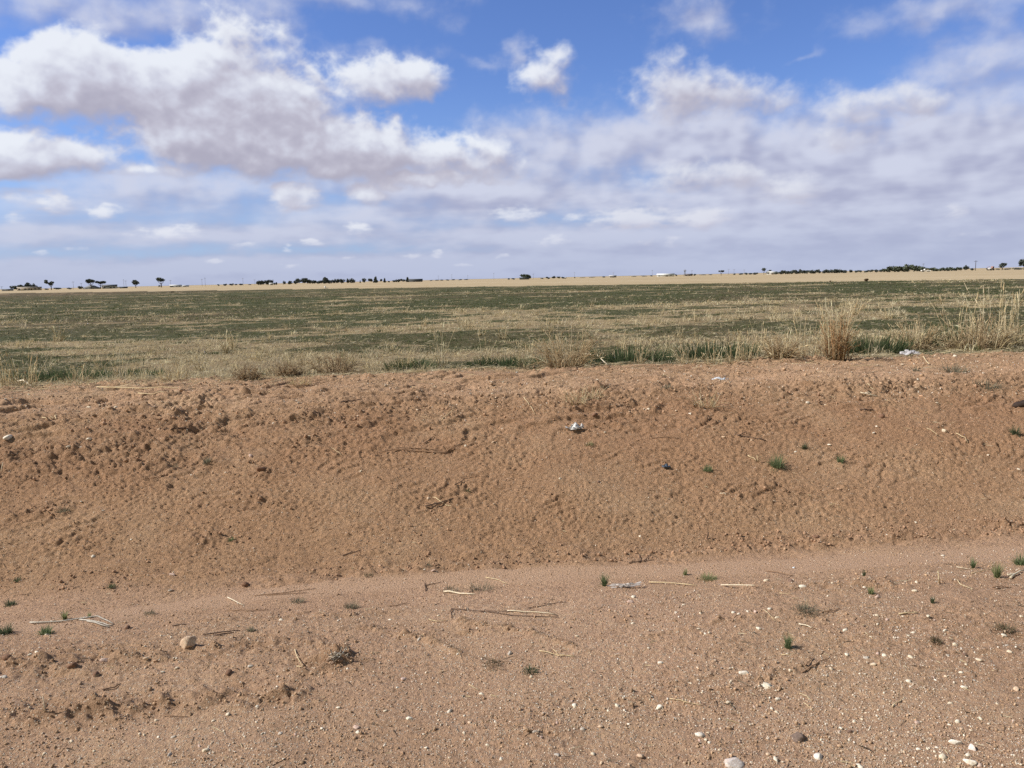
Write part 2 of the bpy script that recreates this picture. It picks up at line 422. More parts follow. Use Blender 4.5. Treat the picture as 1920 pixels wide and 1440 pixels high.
def height(x, y, fine=True):
    x = np.atleast_1d(np.asarray(x, np.float64)); y = np.atleast_1d(np.asarray(y, np.float64))
    z = base_z(x, y)
    t, s = ts(x, y)
    dist = np.hypot(x, y)
    if not fine:
        return z
    out = np.array(z, dtype=np.float64)
    n = (dist < 26) & (t > -3)
    if n.any():
        xs, ys, tn, sn = x[n], y[n], t[n], s[n]
        fade = 1 - sstep(dist[n], 16, 26)
        soil = sstep(tn, 8.5, 9.6)                                   # 0 bare soil, 1 field
        bank = sstep(tn, 4.5, 4.9) * (1 - sstep(tn, 6.4, 7.0))
        lip = sstep(tn, 6.2, 6.8) * (1 - soil)
        track = track_m(tn, sn)
        rough = rough_at(tn, sn)
        patch = sstep(fbm(xs * 0.9, ys * 1.2, 4, 203), 0.0, 0.5)
        rough = np.clip(rough + 0.55 * lip * patch + 0.25 * patch * (1 - track) * (1 - bank), 0, 1.4)
        foot = sstep(tn, 4.35, 4.55) * (1 - sstep(tn, 4.6, 4.85))
        rough = np.clip(rough + 0.35 * foot * sstep(perlin(xs * 4, ys * 4, 205), -.1, .5), 0, 1.4)
        big = fbm(xs * 0.8, ys * 0.8, 4, 101) * (0.030 + 0.02 * lip)
        # lumps drawn out along the slope
        w1, w2 = perlin(xs * 7, ys * 7, 121), perlin(xs * 7, ys * 7, 123)
        sd, td = sn - 0.35 * tn, tn + 0.25 * sn
        mid = fbm(sd * 4.0, td * 7.5, 4, 111, 0.55) * (0.006 + 0.030 * rough + 0.006 * lip)
        c1, r1 = cellnoise(sd * 9 + w1 * .7, td * 19 + w2 * .7, 131)
        c2, r2 = cellnoise(sd * 24 + w1, td * 40 + w2, 141)
        clod = np.clip(0.66 - c1, 0, 1) * (r1 > 0.40) * r1
        clod2 = np.clip(0.62 - c2, 0, 1) * (r2 > 0.30) * r2
        fine_n = fbm(sd * 27, td * 42, 3, 151, 0.65)
        grain = fbm(sd * 9, td * 15, 3, 153, 0.6)
        calm = 0.45 + 0.75 * sstep(fbm(sn * 1.1, tn * 1.6, 4, 207), -.25, .35)
        amp_f = (0.0060 + 0.0095 * bank + 0.008 * lip) * (1 - 0.8 * track) * calm
        h = big * (1 - 0.7 * track) + mid * (1 - 0.8 * track) + clod * 0.055 * rough + clod2 * (0.022 * rough + 0.014 * bank + 0.004) * (1 - 0.8 * track) + fine_n * amp_f + grain * 0.007 * (bank + lip) * calm + fbm(sn * 1.7 + .6 * w1, tn * 10, 4, 155, .55) * (0.022 * lip + .012 * sstep(tn, 5.7, 6.3) * (1 - lip)) * (0.4 + sstep(fbm(sn * .8, tn * 1.5, 3, 209), -.3, .3))
        # broken ledges on the lip, slanting across the slope
        ph = (0.40 * sn - tn) * 3.6 + 1.5 * fbm(sn * .8, tn * 1.3, 4, 211)
        saw = ph - np.floor(ph)
        led = np.where(saw < .82, saw / .82, (1 - saw) / .18)
        lm = sstep(tn, 5.6, 6.4) * (1 - soil) * sstep(fbm(sn * .9 + 5, tn * 1.6, 3, 213), -.20, .25) * (1 - .6 * sstep(sn, 1, 3))
        h += (led - .5) * .042 * lm
        ph2 = (0.5 * sn - tn) * 9 + 1.6 * fbm(sn * 2.2, tn * 3, 3, 215)
        sw2 = ph2 - np.floor(ph2)
        h += (np.where(sw2 < .8, sw2 / .8, (1 - sw2) / .2) - .5) * .014 * sstep(tn, 4.6, 5.0) * (1 - soil) * sstep(fbm(sn * 1.5 + 9, tn * 2.4, 3, 217), -.05, .35)
        # a small undercut crust line low on the bank
        for line, w, hh, tread in TREAD_W:
            for (ax, ay), (bx, by) in zip(line[:-1], line[1:]):
                lo_x, hi_x = min(ax, bx) - 4 * w, max(ax, bx) + 4 * w
                lo_y, hi_y = min(ay, by) - 4 * w, max(ay, by) + 4 * w
                m = (xs > lo_x) & (xs < hi_x) & (ys > lo_y) & (ys < hi_y)
                if not m.any():
                    continue
                dx, dy = bx - ax, by - ay
                L = math.hypot(dx, dy)
                u = np.clip(((xs[m] - ax) * dx + (ys[m] - ay) * dy) / L ** 2, 0, 1)
                wob = w * 0.5 * perlin(xs[m] * 18, ys[m] * 18, 171)
                dd = ((xs[m] - ax) * dy - (ys[m] - ay) * dx) / L + wob
                ed = np.hypot(xs[m] - ax - u * dx, ys[m] - ay - u * dy)
                prof = np.exp(-(ed / w) ** 2)
                if tread:
                    k = 0.5 + 0.5 * np.sin(((xs[m] - ax) * dx + (ys[m] - ay) * dy) / L * 190 + dd * 120)
                    h[m] += prof * hh * (0.5 + 1.5 * k * np.clip(.55 + 1.6 * perlin(xs[m] * 13, ys[m] * 13, 173), 0, 1.2))
                else:
                    h[m] += prof * hh * 1.5 * (0.6 + 1.2 * perlin(xs[m] * 30, ys[m] * 30, 181))
        out[n] += h * fade * (1 - 0.55 * soil)
    f = t > 9
    if f.any():
        out[f] += 0.035 * fbm(x[f] * 0.35, y[f] * 0.35, 3, 191) * sstep(t[f], 9, 12) * (1 - sstep(dist[f], 150, 400))
    return out

def at(px, py):
    """a point of the ground, from the photograph"""
    x, y = ground_hit(px, py)
    # one correction for the relief
    z = float(height(x, y)[0])
    return x, y, z

def field_edge(x, y):
    """>0 inside the far stubble, <0 in the green field"""
    return (y - (118 - 0.75 * np.minimum(x, 70) + 2.5 * perlin(x * 0.03, y * 0.03, 301)))

def build_ground():
    rows = [np.arange(-45, -1, 2.0), np.arange(-1, 1.7, 0.25), np.arange(1.7, 4.6, 0.0072), np.arange(4.6, 7.0, 0.0085), np.arange(7.0, 9.6, 0.012), np.arange(9.6, 16, 0.04),
            np.geomspace(16, 130, 220), np.geomspace(133, 45000, 60)]
    t = np.concatenate(rows)
    u_in = np.linspace(-0.90, 0.84, 1300)
    u = np.concatenate([-np.geomspace(9, 0.905, 45), u_in, np.geomspace(0.845, 9, 45)])
    T, U = np.meshgrid(t, u, indexing='ij')
    S = U * (1.3 + np.abs(T)) + T * math.tan(TH)
    X = S * CT - T * ST
    Y = S * ST + T * CT
    Z = height(X.ravel(), Y.ravel()).reshape(X.shape)
    nr, nc = X.shape
    idx = np.arange(nr * nc).reshape(nr, nc)
    q = np.stack([idx[:-1, :-1], idx[:-1, 1:], idx[1:, 1:], idx[1:, :-1]], -1).reshape(-1, 4)
    co = np.stack([X, Y, Z], -1).reshape(-1, 3)
    cx = co[q].mean(1)
    tq, sq = ts(cx[:, 0], cx[:, 1])
    part = np.where(tq < 3.85, 0, np.where(tq < 8.75 + 0.25 * perlin(sq * 1.3, sq * 0, 311), 1, np.where(field_edge(cx[:, 0], cx[:, 1]) < 0, 2, 3)))
    return co, q, part

def part_mesh(name, co, q, mat):
    used, inv = np.unique(q, return_inverse=True)
    me = quad_mesh(name, co[used], inv.reshape(q.shape))
    me.materials.append(mat)
    if name in ('dirt_verge', 'ditch_bank'):
        tt, sx = ts(co[used, 0], co[used, 1])
        for an, val in (('track', track_m(tt, sx)), ('rough', rough_at(tt, sx))):
            a = me.attributes.new(an, 'FLOAT', 'POINT')
            a.data.foreach_set('value', np.asarray(val, np.float32))
    if name == 'green_field':
        a = me.attributes.new('straw', 'FLOAT', 'POINT')
        a.data.foreach_set('value', straw_share(co[used, 0], co[used, 1]).astype(np.float32))
    ob = bpy.data.objects.new(name, me)
    COL.objects.link(ob)
    ob['kind'] = 'structure'
    return ob

def mat_base(name, rough=0.95):
    m = bpy.data.materials.new(name)
    m.use_nodes = True
    t = m.node_tree
    p = t.nodes['Principled BSDF']
    p.inputs['Roughness'].default_value = rough
    p.inputs['Specular IOR Level'].default_value = 0.12
    return m, NB(t), p

def soil_material():
    m, B, p = mat_base('bare_red_soil')
    pos = B.node('ShaderNodeNewGeometry').outputs['Position']
    x, y, z = B.sep(pos)
    t = B.m('SUBTRACT', B.m('MULTIPLY', y, CT), B.m('MULTIPLY', x, ST))
    flat = B.xyz(x, y, 0.0)
    n1 = B.noise(flat, 1.1, 6, 0.6)
    n2 = B.noise(flat, 6.0, 6, 0.65)
    n3 = B.noise(pos, 60.0, 4, 0.7)
    n4 = B.noise(flat, 0.45, 3, 0.5)
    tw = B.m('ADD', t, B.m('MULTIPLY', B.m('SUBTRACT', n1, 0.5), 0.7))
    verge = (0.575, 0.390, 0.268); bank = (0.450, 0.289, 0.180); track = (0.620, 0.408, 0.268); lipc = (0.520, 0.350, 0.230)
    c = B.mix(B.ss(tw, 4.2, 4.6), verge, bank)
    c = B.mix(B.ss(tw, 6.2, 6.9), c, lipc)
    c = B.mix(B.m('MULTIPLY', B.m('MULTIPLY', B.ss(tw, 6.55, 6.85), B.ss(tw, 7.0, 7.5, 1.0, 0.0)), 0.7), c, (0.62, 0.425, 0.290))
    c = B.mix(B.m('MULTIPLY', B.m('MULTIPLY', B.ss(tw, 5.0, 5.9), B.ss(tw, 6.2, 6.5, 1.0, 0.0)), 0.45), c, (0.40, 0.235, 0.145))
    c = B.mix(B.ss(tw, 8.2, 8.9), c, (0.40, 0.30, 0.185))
    c = B.mix(B.m('MULTIPLY', B.ss(n1, 0.42, 0.70), 0.40), c, (0.60, 0.44, 0.29))
    c = B.mix(B.m('MULTIPLY', B.ss(n2, 0.50, 0.78), 0.45), c, (0.28, 0.165, 0.095))
    c = B.mix(B.m('MULTIPLY', B.ss(n4, 0.35, 0.65, 1.0, 0.0), 0.30), c, (0.36, 0.225, 0.135))
    c = B.mix(0.30, c, B.mix(B.ss(n3, 0.30, 0.72), (0.16, 0.115, 0.08), (0.92, 0.80, 0.68)), 'OVERLAY')
    tr = B.node('ShaderNodeAttribute'); tr.attribute_name = 'track'
    ro = B.node('ShaderNodeAttribute'); ro.attribute_name = 'rough'
    c = B.mix(B.m('MULTIPLY', tr.outputs['Fac'], 0.9), c, B.mix(n2, (0.56, 0.365, 0.238), track))
    c = B.mix(B.m('MULTIPLY', ro.outputs['Fac'], 0.45), c, (0.36, 0.22, 0.135))
    # grit: pale specks, thick on the verge and thin on the bank
    v = B.vor(pos, 115.0)
    keep = B.sep(v.outputs['Color'])[0]
    thick = B.m('ADD', B.ss(t, 2.2, 4.2, 0.34, 0.04), B.m('MULTIPLY', B.ss(n1, 0.45, 0.7), 0.10))
    speck = B.m('MULTIPLY', B.ss(v.outputs['Distance'], 0.30, 0.42, 1.0, 0.0), B.m('LESS_THAN', keep, thick))
    c = B.mix(B.m('MULTIPLY', speck, 0.75), c, B.mix(B.sep(v.outputs['Color'])[1], (0.62, 0.49, 0.36), (0.85, 0.76, 0.62)))
    v2 = B.vor(pos, 70.0)
    dk = B.m('MULTIPLY', B.ss(v2.outputs['Distance'], 0.25, 0.40, 1.0, 0.0), B.m('LESS_THAN', B.sep(v2.outputs['Color'])[0], 0.12))
    c = B.mix(B.m('MULTIPLY', dk, 0.55), c, (0.13, 0.068, 0.04))
    B.put(p.inputs['Base Color'], c)
    bn = B.node('ShaderNodeBump'); bn.inputs['Strength'].default_value = 1.0; bn.inputs['Distance'].default_value = 0.022
    hgt = B.m('ADD', B.m('MULTIPLY', B.noise(pos, 90.0, 5, 0.7), 0.9), B.m('MULTIPLY', speck, 0.12))
    B.put(bn.inputs['Height'], hgt)
    B.put(p.inputs['Normal'], bn.outputs[0])
    return m

def field_material(name, far):
    m, B, p = mat_base(name)
    pos = B.node('ShaderNodeNewGeometry').outputs['Position']
    x, y, z = B.sep(pos)
    # streaks run along the rows, nearly square to the road
    ta, sa = B.m('SUBTRACT', B.m('MULTIPLY', y, 0.995), B.m('MULTIPLY', x, 0.10)), B.m('ADD', B.m('MULTIPLY', x, 0.995), B.m('MULTIPLY', y, 0.10))
    if far:
        q = B.xyz(B.m('MULTIPLY', sa, 0.02), B.m('MULTIPLY', ta, 0.03), 0)
        n = B.noise(q, 1.0, 6, 0.6)
        n2 = B.noise(B.xyz(B.m('MULTIPLY', sa, 0.3), B.m('MULTIPLY', ta, 0.3), 0), 1.0, 4, 0.6)
        c = B.mix(B.ss(n, 0.3, 0.7), (0.44, 0.335, 0.195), (0.55, 0.435, 0.275))
        c = B.mix(B.m('MULTIPLY', B.ss(n2, 0.4, 0.8), 0.35), c, (0.36, 0.275, 0.16))
        B.put(p.inputs['Base Color'], c)
        return m
    at_ = B.node('ShaderNodeAttribute'); at_.attribute_name = 'straw'
    share = at_.outputs['Fac']
    sm = B.noise(B.xyz(B.m('MULTIPLY', sa, 1.6), B.m('MULTIPLY', ta, 2.4), 0), 1.0, 5, 0.65)
    fine = B.noise(pos, 22.0, 5, 0.7)
    green = B.mix(sm, (0.055, 0.062, 0.026), (0.115, 0.118, 0.055))  # ground green darkened to paint in the shadow between tufts
    straw = B.mix(sm, (0.26, 0.20, 0.12), (0.46, 0.37, 0.23))
    soil = B.mix(sm, (0.13, 0.09, 0.056), (0.22, 0.155, 0.10))
    c = B.mix(B.ss(B.m('ADD', share, B.m('MULTIPLY', B.m('SUBTRACT', sm, 0.5), 0.6)), 0.25, 0.85), green, straw)
    c = B.mix(B.m('MULTIPLY', B.ss(B.noise(B.xyz(sa, ta, 5.0), 0.09, 4, 0.6), 0.45, 0.7), 0.45), c, soil)
    c = B.mix(B.m('MULTIPLY', B.ss(ta, 60.0, 160.0), B.ss(x, -20.0, -90.0, 0.0, 0.6)), c, (0.15, 0.105, 0.066))
    c = B.mix(0.35, c, B.mix(B.ss(fine, 0.3, 0.7), (0.12, 0.10, 0.07), (0.85, 0.75, 0.6)), 'OVERLAY')
    B.put(p.inputs['Base Color'], c)
    bn = B.node('ShaderNodeBump'); bn.inputs['Strength'].default_value = 0.8; bn.inputs['Distance'].default_value = 0.05
    B.put(bn.inputs['Height'], fine)
    B.put(p.inputs['Normal'], bn.outputs[0])
    return m

def straw_share(x, y):
    """how much of the cover is dry straw at a place, 0 .. 1: in streaks along the rows"""
    ta = y * .995 - x * .10; sa = x * .995 + y * .10
    b = fbm(sa * .011 + 3, ta * .15, 4, 501)
    p = fbm(sa * .12, ta * .22, 4, 511)
    q = fbm(sa * .7, ta * 1.1, 3, 521)
    f = .41 + .75 * b + 1.35 * p + 1.0 * q
    f = f + mixa(.03, -.42, sstep(ta, 20, 40)) + .30 * np.exp(-((ta - 24 - 0.12 * sa) / 5.0) ** 2) + .16 * np.exp(-((ta - 62 - 0.2 * sa) / 4.0) ** 2)
    f = f - .55 * np.exp(-((ta - 10.2) / 1.2) ** 2) * sstep(sa, -2.0, .5) - .22 * np.exp(-((ta - 12 - .05 * sa) / 2.5) ** 2) * sstep(-sa, 3, 6) - .30 * sstep(-sa, 1, 6) * (1 - sstep(ta, 22, 32))
    return sstep(f, .0, 1.0)

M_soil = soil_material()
M_field = field_material('green_field_cover', False)
M_stub = field_material('pale_stubble', True)
_co, _q, _part = build_ground()
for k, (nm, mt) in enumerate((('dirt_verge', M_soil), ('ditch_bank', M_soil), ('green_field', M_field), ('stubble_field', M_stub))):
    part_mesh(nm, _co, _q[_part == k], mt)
del _co, _q, _part
# ------------------------------------------------------------------ builders
def thing(name, me_or_none, mat, label, cat, group=None, loc=(0, 0, 0), kind=None):
    ob = bpy.data.objects.new(name, me_or_none)
    COL.objects.link(ob)
    ob.location = loc
    if me_or_none is not None and mat is not None and not me_or_none.materials:
        me_or_none.materials.append(mat)
    if label:
        ob['label'] = label
    if cat:
        ob['category'] = cat
    if group:
        ob['group'] = group
    if kind:
        ob['kind'] = kind
    return ob

def part(name, me, mat, parent, label=None):
    if not me.materials:
        me.materials.append(mat)
    ob = bpy.data.objects.new(name, me)
    COL.objects.link(ob)
    ob.parent = parent
    if label:
        ob['label'] = label
    return ob

def colour_attr(me, col):
    a = me.attributes.new('tint', 'FLOAT_COLOR', 'POINT')
    c = np.ones((len(col), 4), np.float32); c[:, :3] = col
    a.data.foreach_set('color', c.ravel())

def tinted(name, rough=0.9, noise_amt=0.25, noise_scale=60.0, bump=0.0, spec=0.15, trans=0.0):
    m, B, p = mat_base(name, rough)
    p.inputs['Specular IOR Level'].default_value = spec
    a = B.node('ShaderNodeAttribute'); a.attribute_name = 'tint'
    g = B.node('ShaderNodeNewGeometry')
    n = B.noise(g.outputs['Position'], noise_scale, 4, 0.65)
    c = B.mix(noise_amt, a.outputs['Color'], B.mix(B.ss(n, 0.3, 0.7), (0.12, 0.12, 0.12), (0.88, 0.88, 0.88)), 'OVERLAY')
    B.put(p.inputs['Base Color'], c)
    if bump:
        bn = B.node('ShaderNodeBump'); bn.inputs['Strength'].default_value = 0.7; bn.inputs['Distance'].default_value = bump
        B.put(bn.inputs['Height'], n); B.put(p.inputs['Normal'], bn.outputs[0])
    if trans:
        p.inputs['Transmission Weight'].default_value = 0.0
        tr = B.node('ShaderNodeBsdfTranslucent'); B.put(tr.inputs[0], c)
        mx = B.node('ShaderNodeMixShader'); mx.inputs[0].default_value = trans
        o = B.t.nodes['Material Output']
        B.t.links.new(p.outputs[0], mx.inputs[1]); B.t.links.new(tr.outputs[0], mx.inputs[2]); B.t.links.new(mx.outputs[0], o.inputs[0])
    return m

def ico(sub):
    import bmesh
    bm = bmesh.new()
    bmesh.ops.create_icosphere(bm, subdivisions=sub, radius=1.0)
    bm.verts.ensure_lookup_table()
    v = np.array([q.co[:] for q in bm.verts]); f = np.array([[q.index for q in p.verts] for p in bm.faces])
    bm.free()
    return v, f
ICO1 = ico(1); ICO2 = ico(2); ICO3 = ico(3)

def rand_rot(n):
    q = rng.normal(size=(n, 4)); q /= np.linalg.norm(q, axis=1)[:, None]
    w, x, y, z = q.T
    return np.stack([1 - 2 * (y * y + z * z), 2 * (x * y - z * w), 2 * (x * z + y * w), 2 * (x * y + z * w), 1 - 2 * (x * x + z * z), 2 * (y * z - x * w),
                     2 * (x * z - y * w), 2 * (y * z + x * w), 1 - 2 * (x * x + y * y)], -1).reshape(n, 3, 3)

def zrot(a):
    c, s = np.cos(a), np.sin(a)
    o = np.zeros_like(a); i = np.ones_like(a)
    return np.stack([c, -s, o, s, c, o, o, o, i], -1).reshape(-1, 3, 3)

def stone_verts(base, seed, ax=(1, 1, 1), facets=7):
    """an angular pebble: a ball cut by a few random planes, in unit size"""
    v = base.copy()
    r = np.random.default_rng(seed)
    v *= 1 + 0.12 * (r.normal(size=(len(v), 1)) * 0.5)
    for _ in range(facets):
        n = r.normal(size=3); n /= np.linalg.norm(n)
        d = r.uniform(0.46, 0.80)
        over = v @ n - d
        v -= np.clip(over, 0, None)[:, None] * n * r.uniform(0.8, 1.0)
    return v * np.array(ax)

def scatter(name, kinds, pos, size, rot, col, smooth=False):
    """many small bodies in one mesh; KINDS: a list of (verts, tris)"""
    n = len(pos)
    pick = rng.integers(0, len(kinds), n)
    cos, fs, cs = [], [], []
    off = 0
    for k, (v, f) in enumerate(kinds):
        ii = np.nonzero(pick == k)[0]
        if not len(ii):
            continue
        p = np.einsum('nij,vj->nvi', rot[ii], v) * size[ii][:, None, :] if size.ndim == 2 else np.einsum('nij,vj->nvi', rot[ii], v) * size[ii][:, None, None]
        p = p + pos[ii][:, None, :]
        cos.append(p.reshape(-1, 3))
        fs.append((f[None] + (np.arange(len(ii)) * len(v))[:, None, None]).reshape(-1, f.shape[1]) + off)
        cs.append(np.repeat(col[ii], len(v), 0))
        off += len(ii) * len(v)
    me = quad_mesh(name, np.concatenate(cos), np.concatenate(fs), smooth)
    colour_attr(me, np.concatenate(cs))
    return me

def mesh_of(v, f, col, name='part', smooth=False):
    me = quad_mesh(name, np.asarray(v, np.float64), np.asarray(f), smooth)
    c = np.asarray(col, np.float64)
    if c.ndim == 1:
        c = np.repeat(c[None], len(v), 0)
    colour_attr(me, c)
    return me

M_clod = tinted('crumbled_soil', 0.95, 0.35, 120.0, 0.004)
M_stone = tinted('limestone_pebble', 0.85, 0.35, 160.0, 0.003)
M_straw = tinted('dry_straw', 0.8, 0.25, 90.0, 0.0, 0.2, 0.35)
M_leaf = tinted('weed_leaf', 0.65, 0.25, 80.0, 0.0, 0.2, 0.42)
M_twig = tinted('weathered_twig', 0.9, 0.4, 150.0, 0.002)
M_rag = tinted('crumpled_litter', 0.5, 0.2, 60.0, 0.002, 0.3, 0.15)

# ------------------------------------------------------------------ crumbs of soil and grit: nobody could count them
def soil_colour(n, t, dark=0.0):
    b = rng.uniform(0.62, 1.12, n)[:, None]
    base = np.where((t > 4.4)[:, None] & (t < 6.5)[:, None], np.array([[0.48, 0.298, 0.188]]), np.array([[0.54, 0.362, 0.23]]))
    return base * b

def pick_points(n, t0, t1, margin=0.4):
    """random points of the strip between t0 and t1 that the view can take in, evenly over the picture"""
    # even in 1/distance, roughly
    inv = rng.uniform(1 / t1, 1 / t0, n) if t1 / t0 > 1.6 else 1 / rng.uniform(t0, t1, n)
    t = 1 / inv
    half = 0.70 * t + margin
    s = rng.uniform(-1, 1, n) * half + t * math.tan(TH)
    return s * CT - t * ST, s * ST + t * CT, t, s

clod_kinds = [(stone_verts(ICO1[0], k, (1, 0.8, 0.55), 7), ICO1[1]) for k in range(5)]
def build_clods():
    xs, ys, sz, cl = [], [], [], []
    def add(n, t0, t1, lo, hi, keep=None, darkness=1.0, powr=3.0):
        x, y, t, s = pick_points(n, t0, t1)
        m = np.ones(n, bool) if keep is None else keep(x, y, t, s)
        x, y, t = x[m], y[m], t[m]
        xs.append(x); ys.append(y)
        sz.append(lo + (hi - lo) * rng.random(len(x)) ** powr)
        cl.append(soil_colour(len(x), t) * darkness)
    noise_keep = lambda thr: (lambda x, y, t, s: fbm(x * 1.7, y * 2.2, 3, 401) + rng.uniform(-.25, .25, len(x)) > thr)
    add(26000, 2.1, 3.95, .0016, .006, noise_keep(-.15))
    add(3000, 2.1, 4.0, .004, .012, noise_keep(.1))
    add(4000, 3.85, 4.6, .0018, .007)
    add(1500, 4.38, 4.62, .005, .016, noise_keep(.0), 0.95)
    add(20000, 4.5, 6.6, .0025, .0075)
    add(1600, 4.4, 6.6, .005, .015, noise_keep(.12))
    add(20000, 6.3, 9.0, .003, .011, noise_keep(-.05))
    add(5000, 6.2, 8.8, .006, .030, noise_keep(.12), 1.0, 4.0)
    # crumbs heaped where the ground is broken
    add(60000, 2.1, 4.0, .003, .011, lambda x, y, t, s: rough_at(t, s) * 0.35 > rng.random(len(x)), 0.95)
    add(60000, 4.4, 8.8, .005, .020, lambda x, y, t, s: rough_at(t, s) * 0.16 > rng.random(len(x)), 0.97)
    x = np.concatenate(xs); y = np.concatenate(ys); sz = np.concatenate(sz); cl = np.concatenate(cl)
    z = height(x, y) + sz * 0.25
    me = scatter('soil_crumbs', clod_kinds, np.stack([x, y, z], -1), sz, rand_rot(len(x)), cl)
    thing('soil_crumbs', me, M_clod, 'loose crumbs and clods of red soil over the verge and ditch bank', 'soil', kind='stuff')
build_clods()

peb_kinds = [(stone_verts(ICO1[0], 50 + k, (1, 0.8, 0.55), 5), ICO1[1]) for k in range(6)]
def pebble_colours(n):
    pal = np.array([[.78, .68, .54], [.68, .57, .44], [.82, .75, .64], [.56, .44, .33], [.62, .50, .42], [.42, .36, .31]])
    w = np.array([.30, .26, .16, .16, .08, .04])
    return pal[rng.choice(len(pal), n, p=w)] * rng.uniform(.8, 1.1, n)[:, None]
def build_gravel():
    xs, ys, sz = [], [], []
    def add(n, t0, t1, lo, hi, thr=-1.0, powr=3.0):
        x, y, t, s = pick_points(n, t0, t1)
        m = fbm(x * 1.3 + 9, y * 1.6, 3, 411) + rng.uniform(-.3, .3, n) + 0.10 * sstep(s - 0.2 * t, -1, 2) > thr
        x, y = x[m], y[m]
        xs.append(x); ys.append(y); sz.append(lo + (hi - lo) * rng.random(len(x)) ** powr)
    add(30000, 2.1, 3.7, .0013, .0042, -.12)
    add(6500, 2.1, 3.8, .0028, .0072, -.05)
    add(1500, 3.5, 4.3, .002, .006)
    add(4200, 4.4, 6.5, .0025, .006)
    add(8500, 6.2, 8.9, .003, .011, -.1)
    add(260, 6.2, 8.9, .008, .018, -.1)
    x = np.concatenate(xs); y = np.concatenate(ys); sz = np.concatenate(sz)
    z = height(x, y) + sz * 0.22
    me = scatter('gravel', peb_kinds, np.stack([x, y, z], -1), sz, rand_rot(len(x)), pebble_colours(len(x)))
    thing('gravel', me, M_stone, 'fine pale limestone grit strewn over the bare soil', 'gravel', kind='stuff')
build_gravel()
# ------------------------------------------------------------------ stones one can point to
STONE_COL = {'white': (.79, .71, .58), 'cream': (.71, .60, .45), 'tan': (.62, .46, .32), 'pink': (.60, .44, .36), 'grey': (.52, .46, .39), 'brown': (.20, .13, .10), 'dark': (.15, .085, .06)}
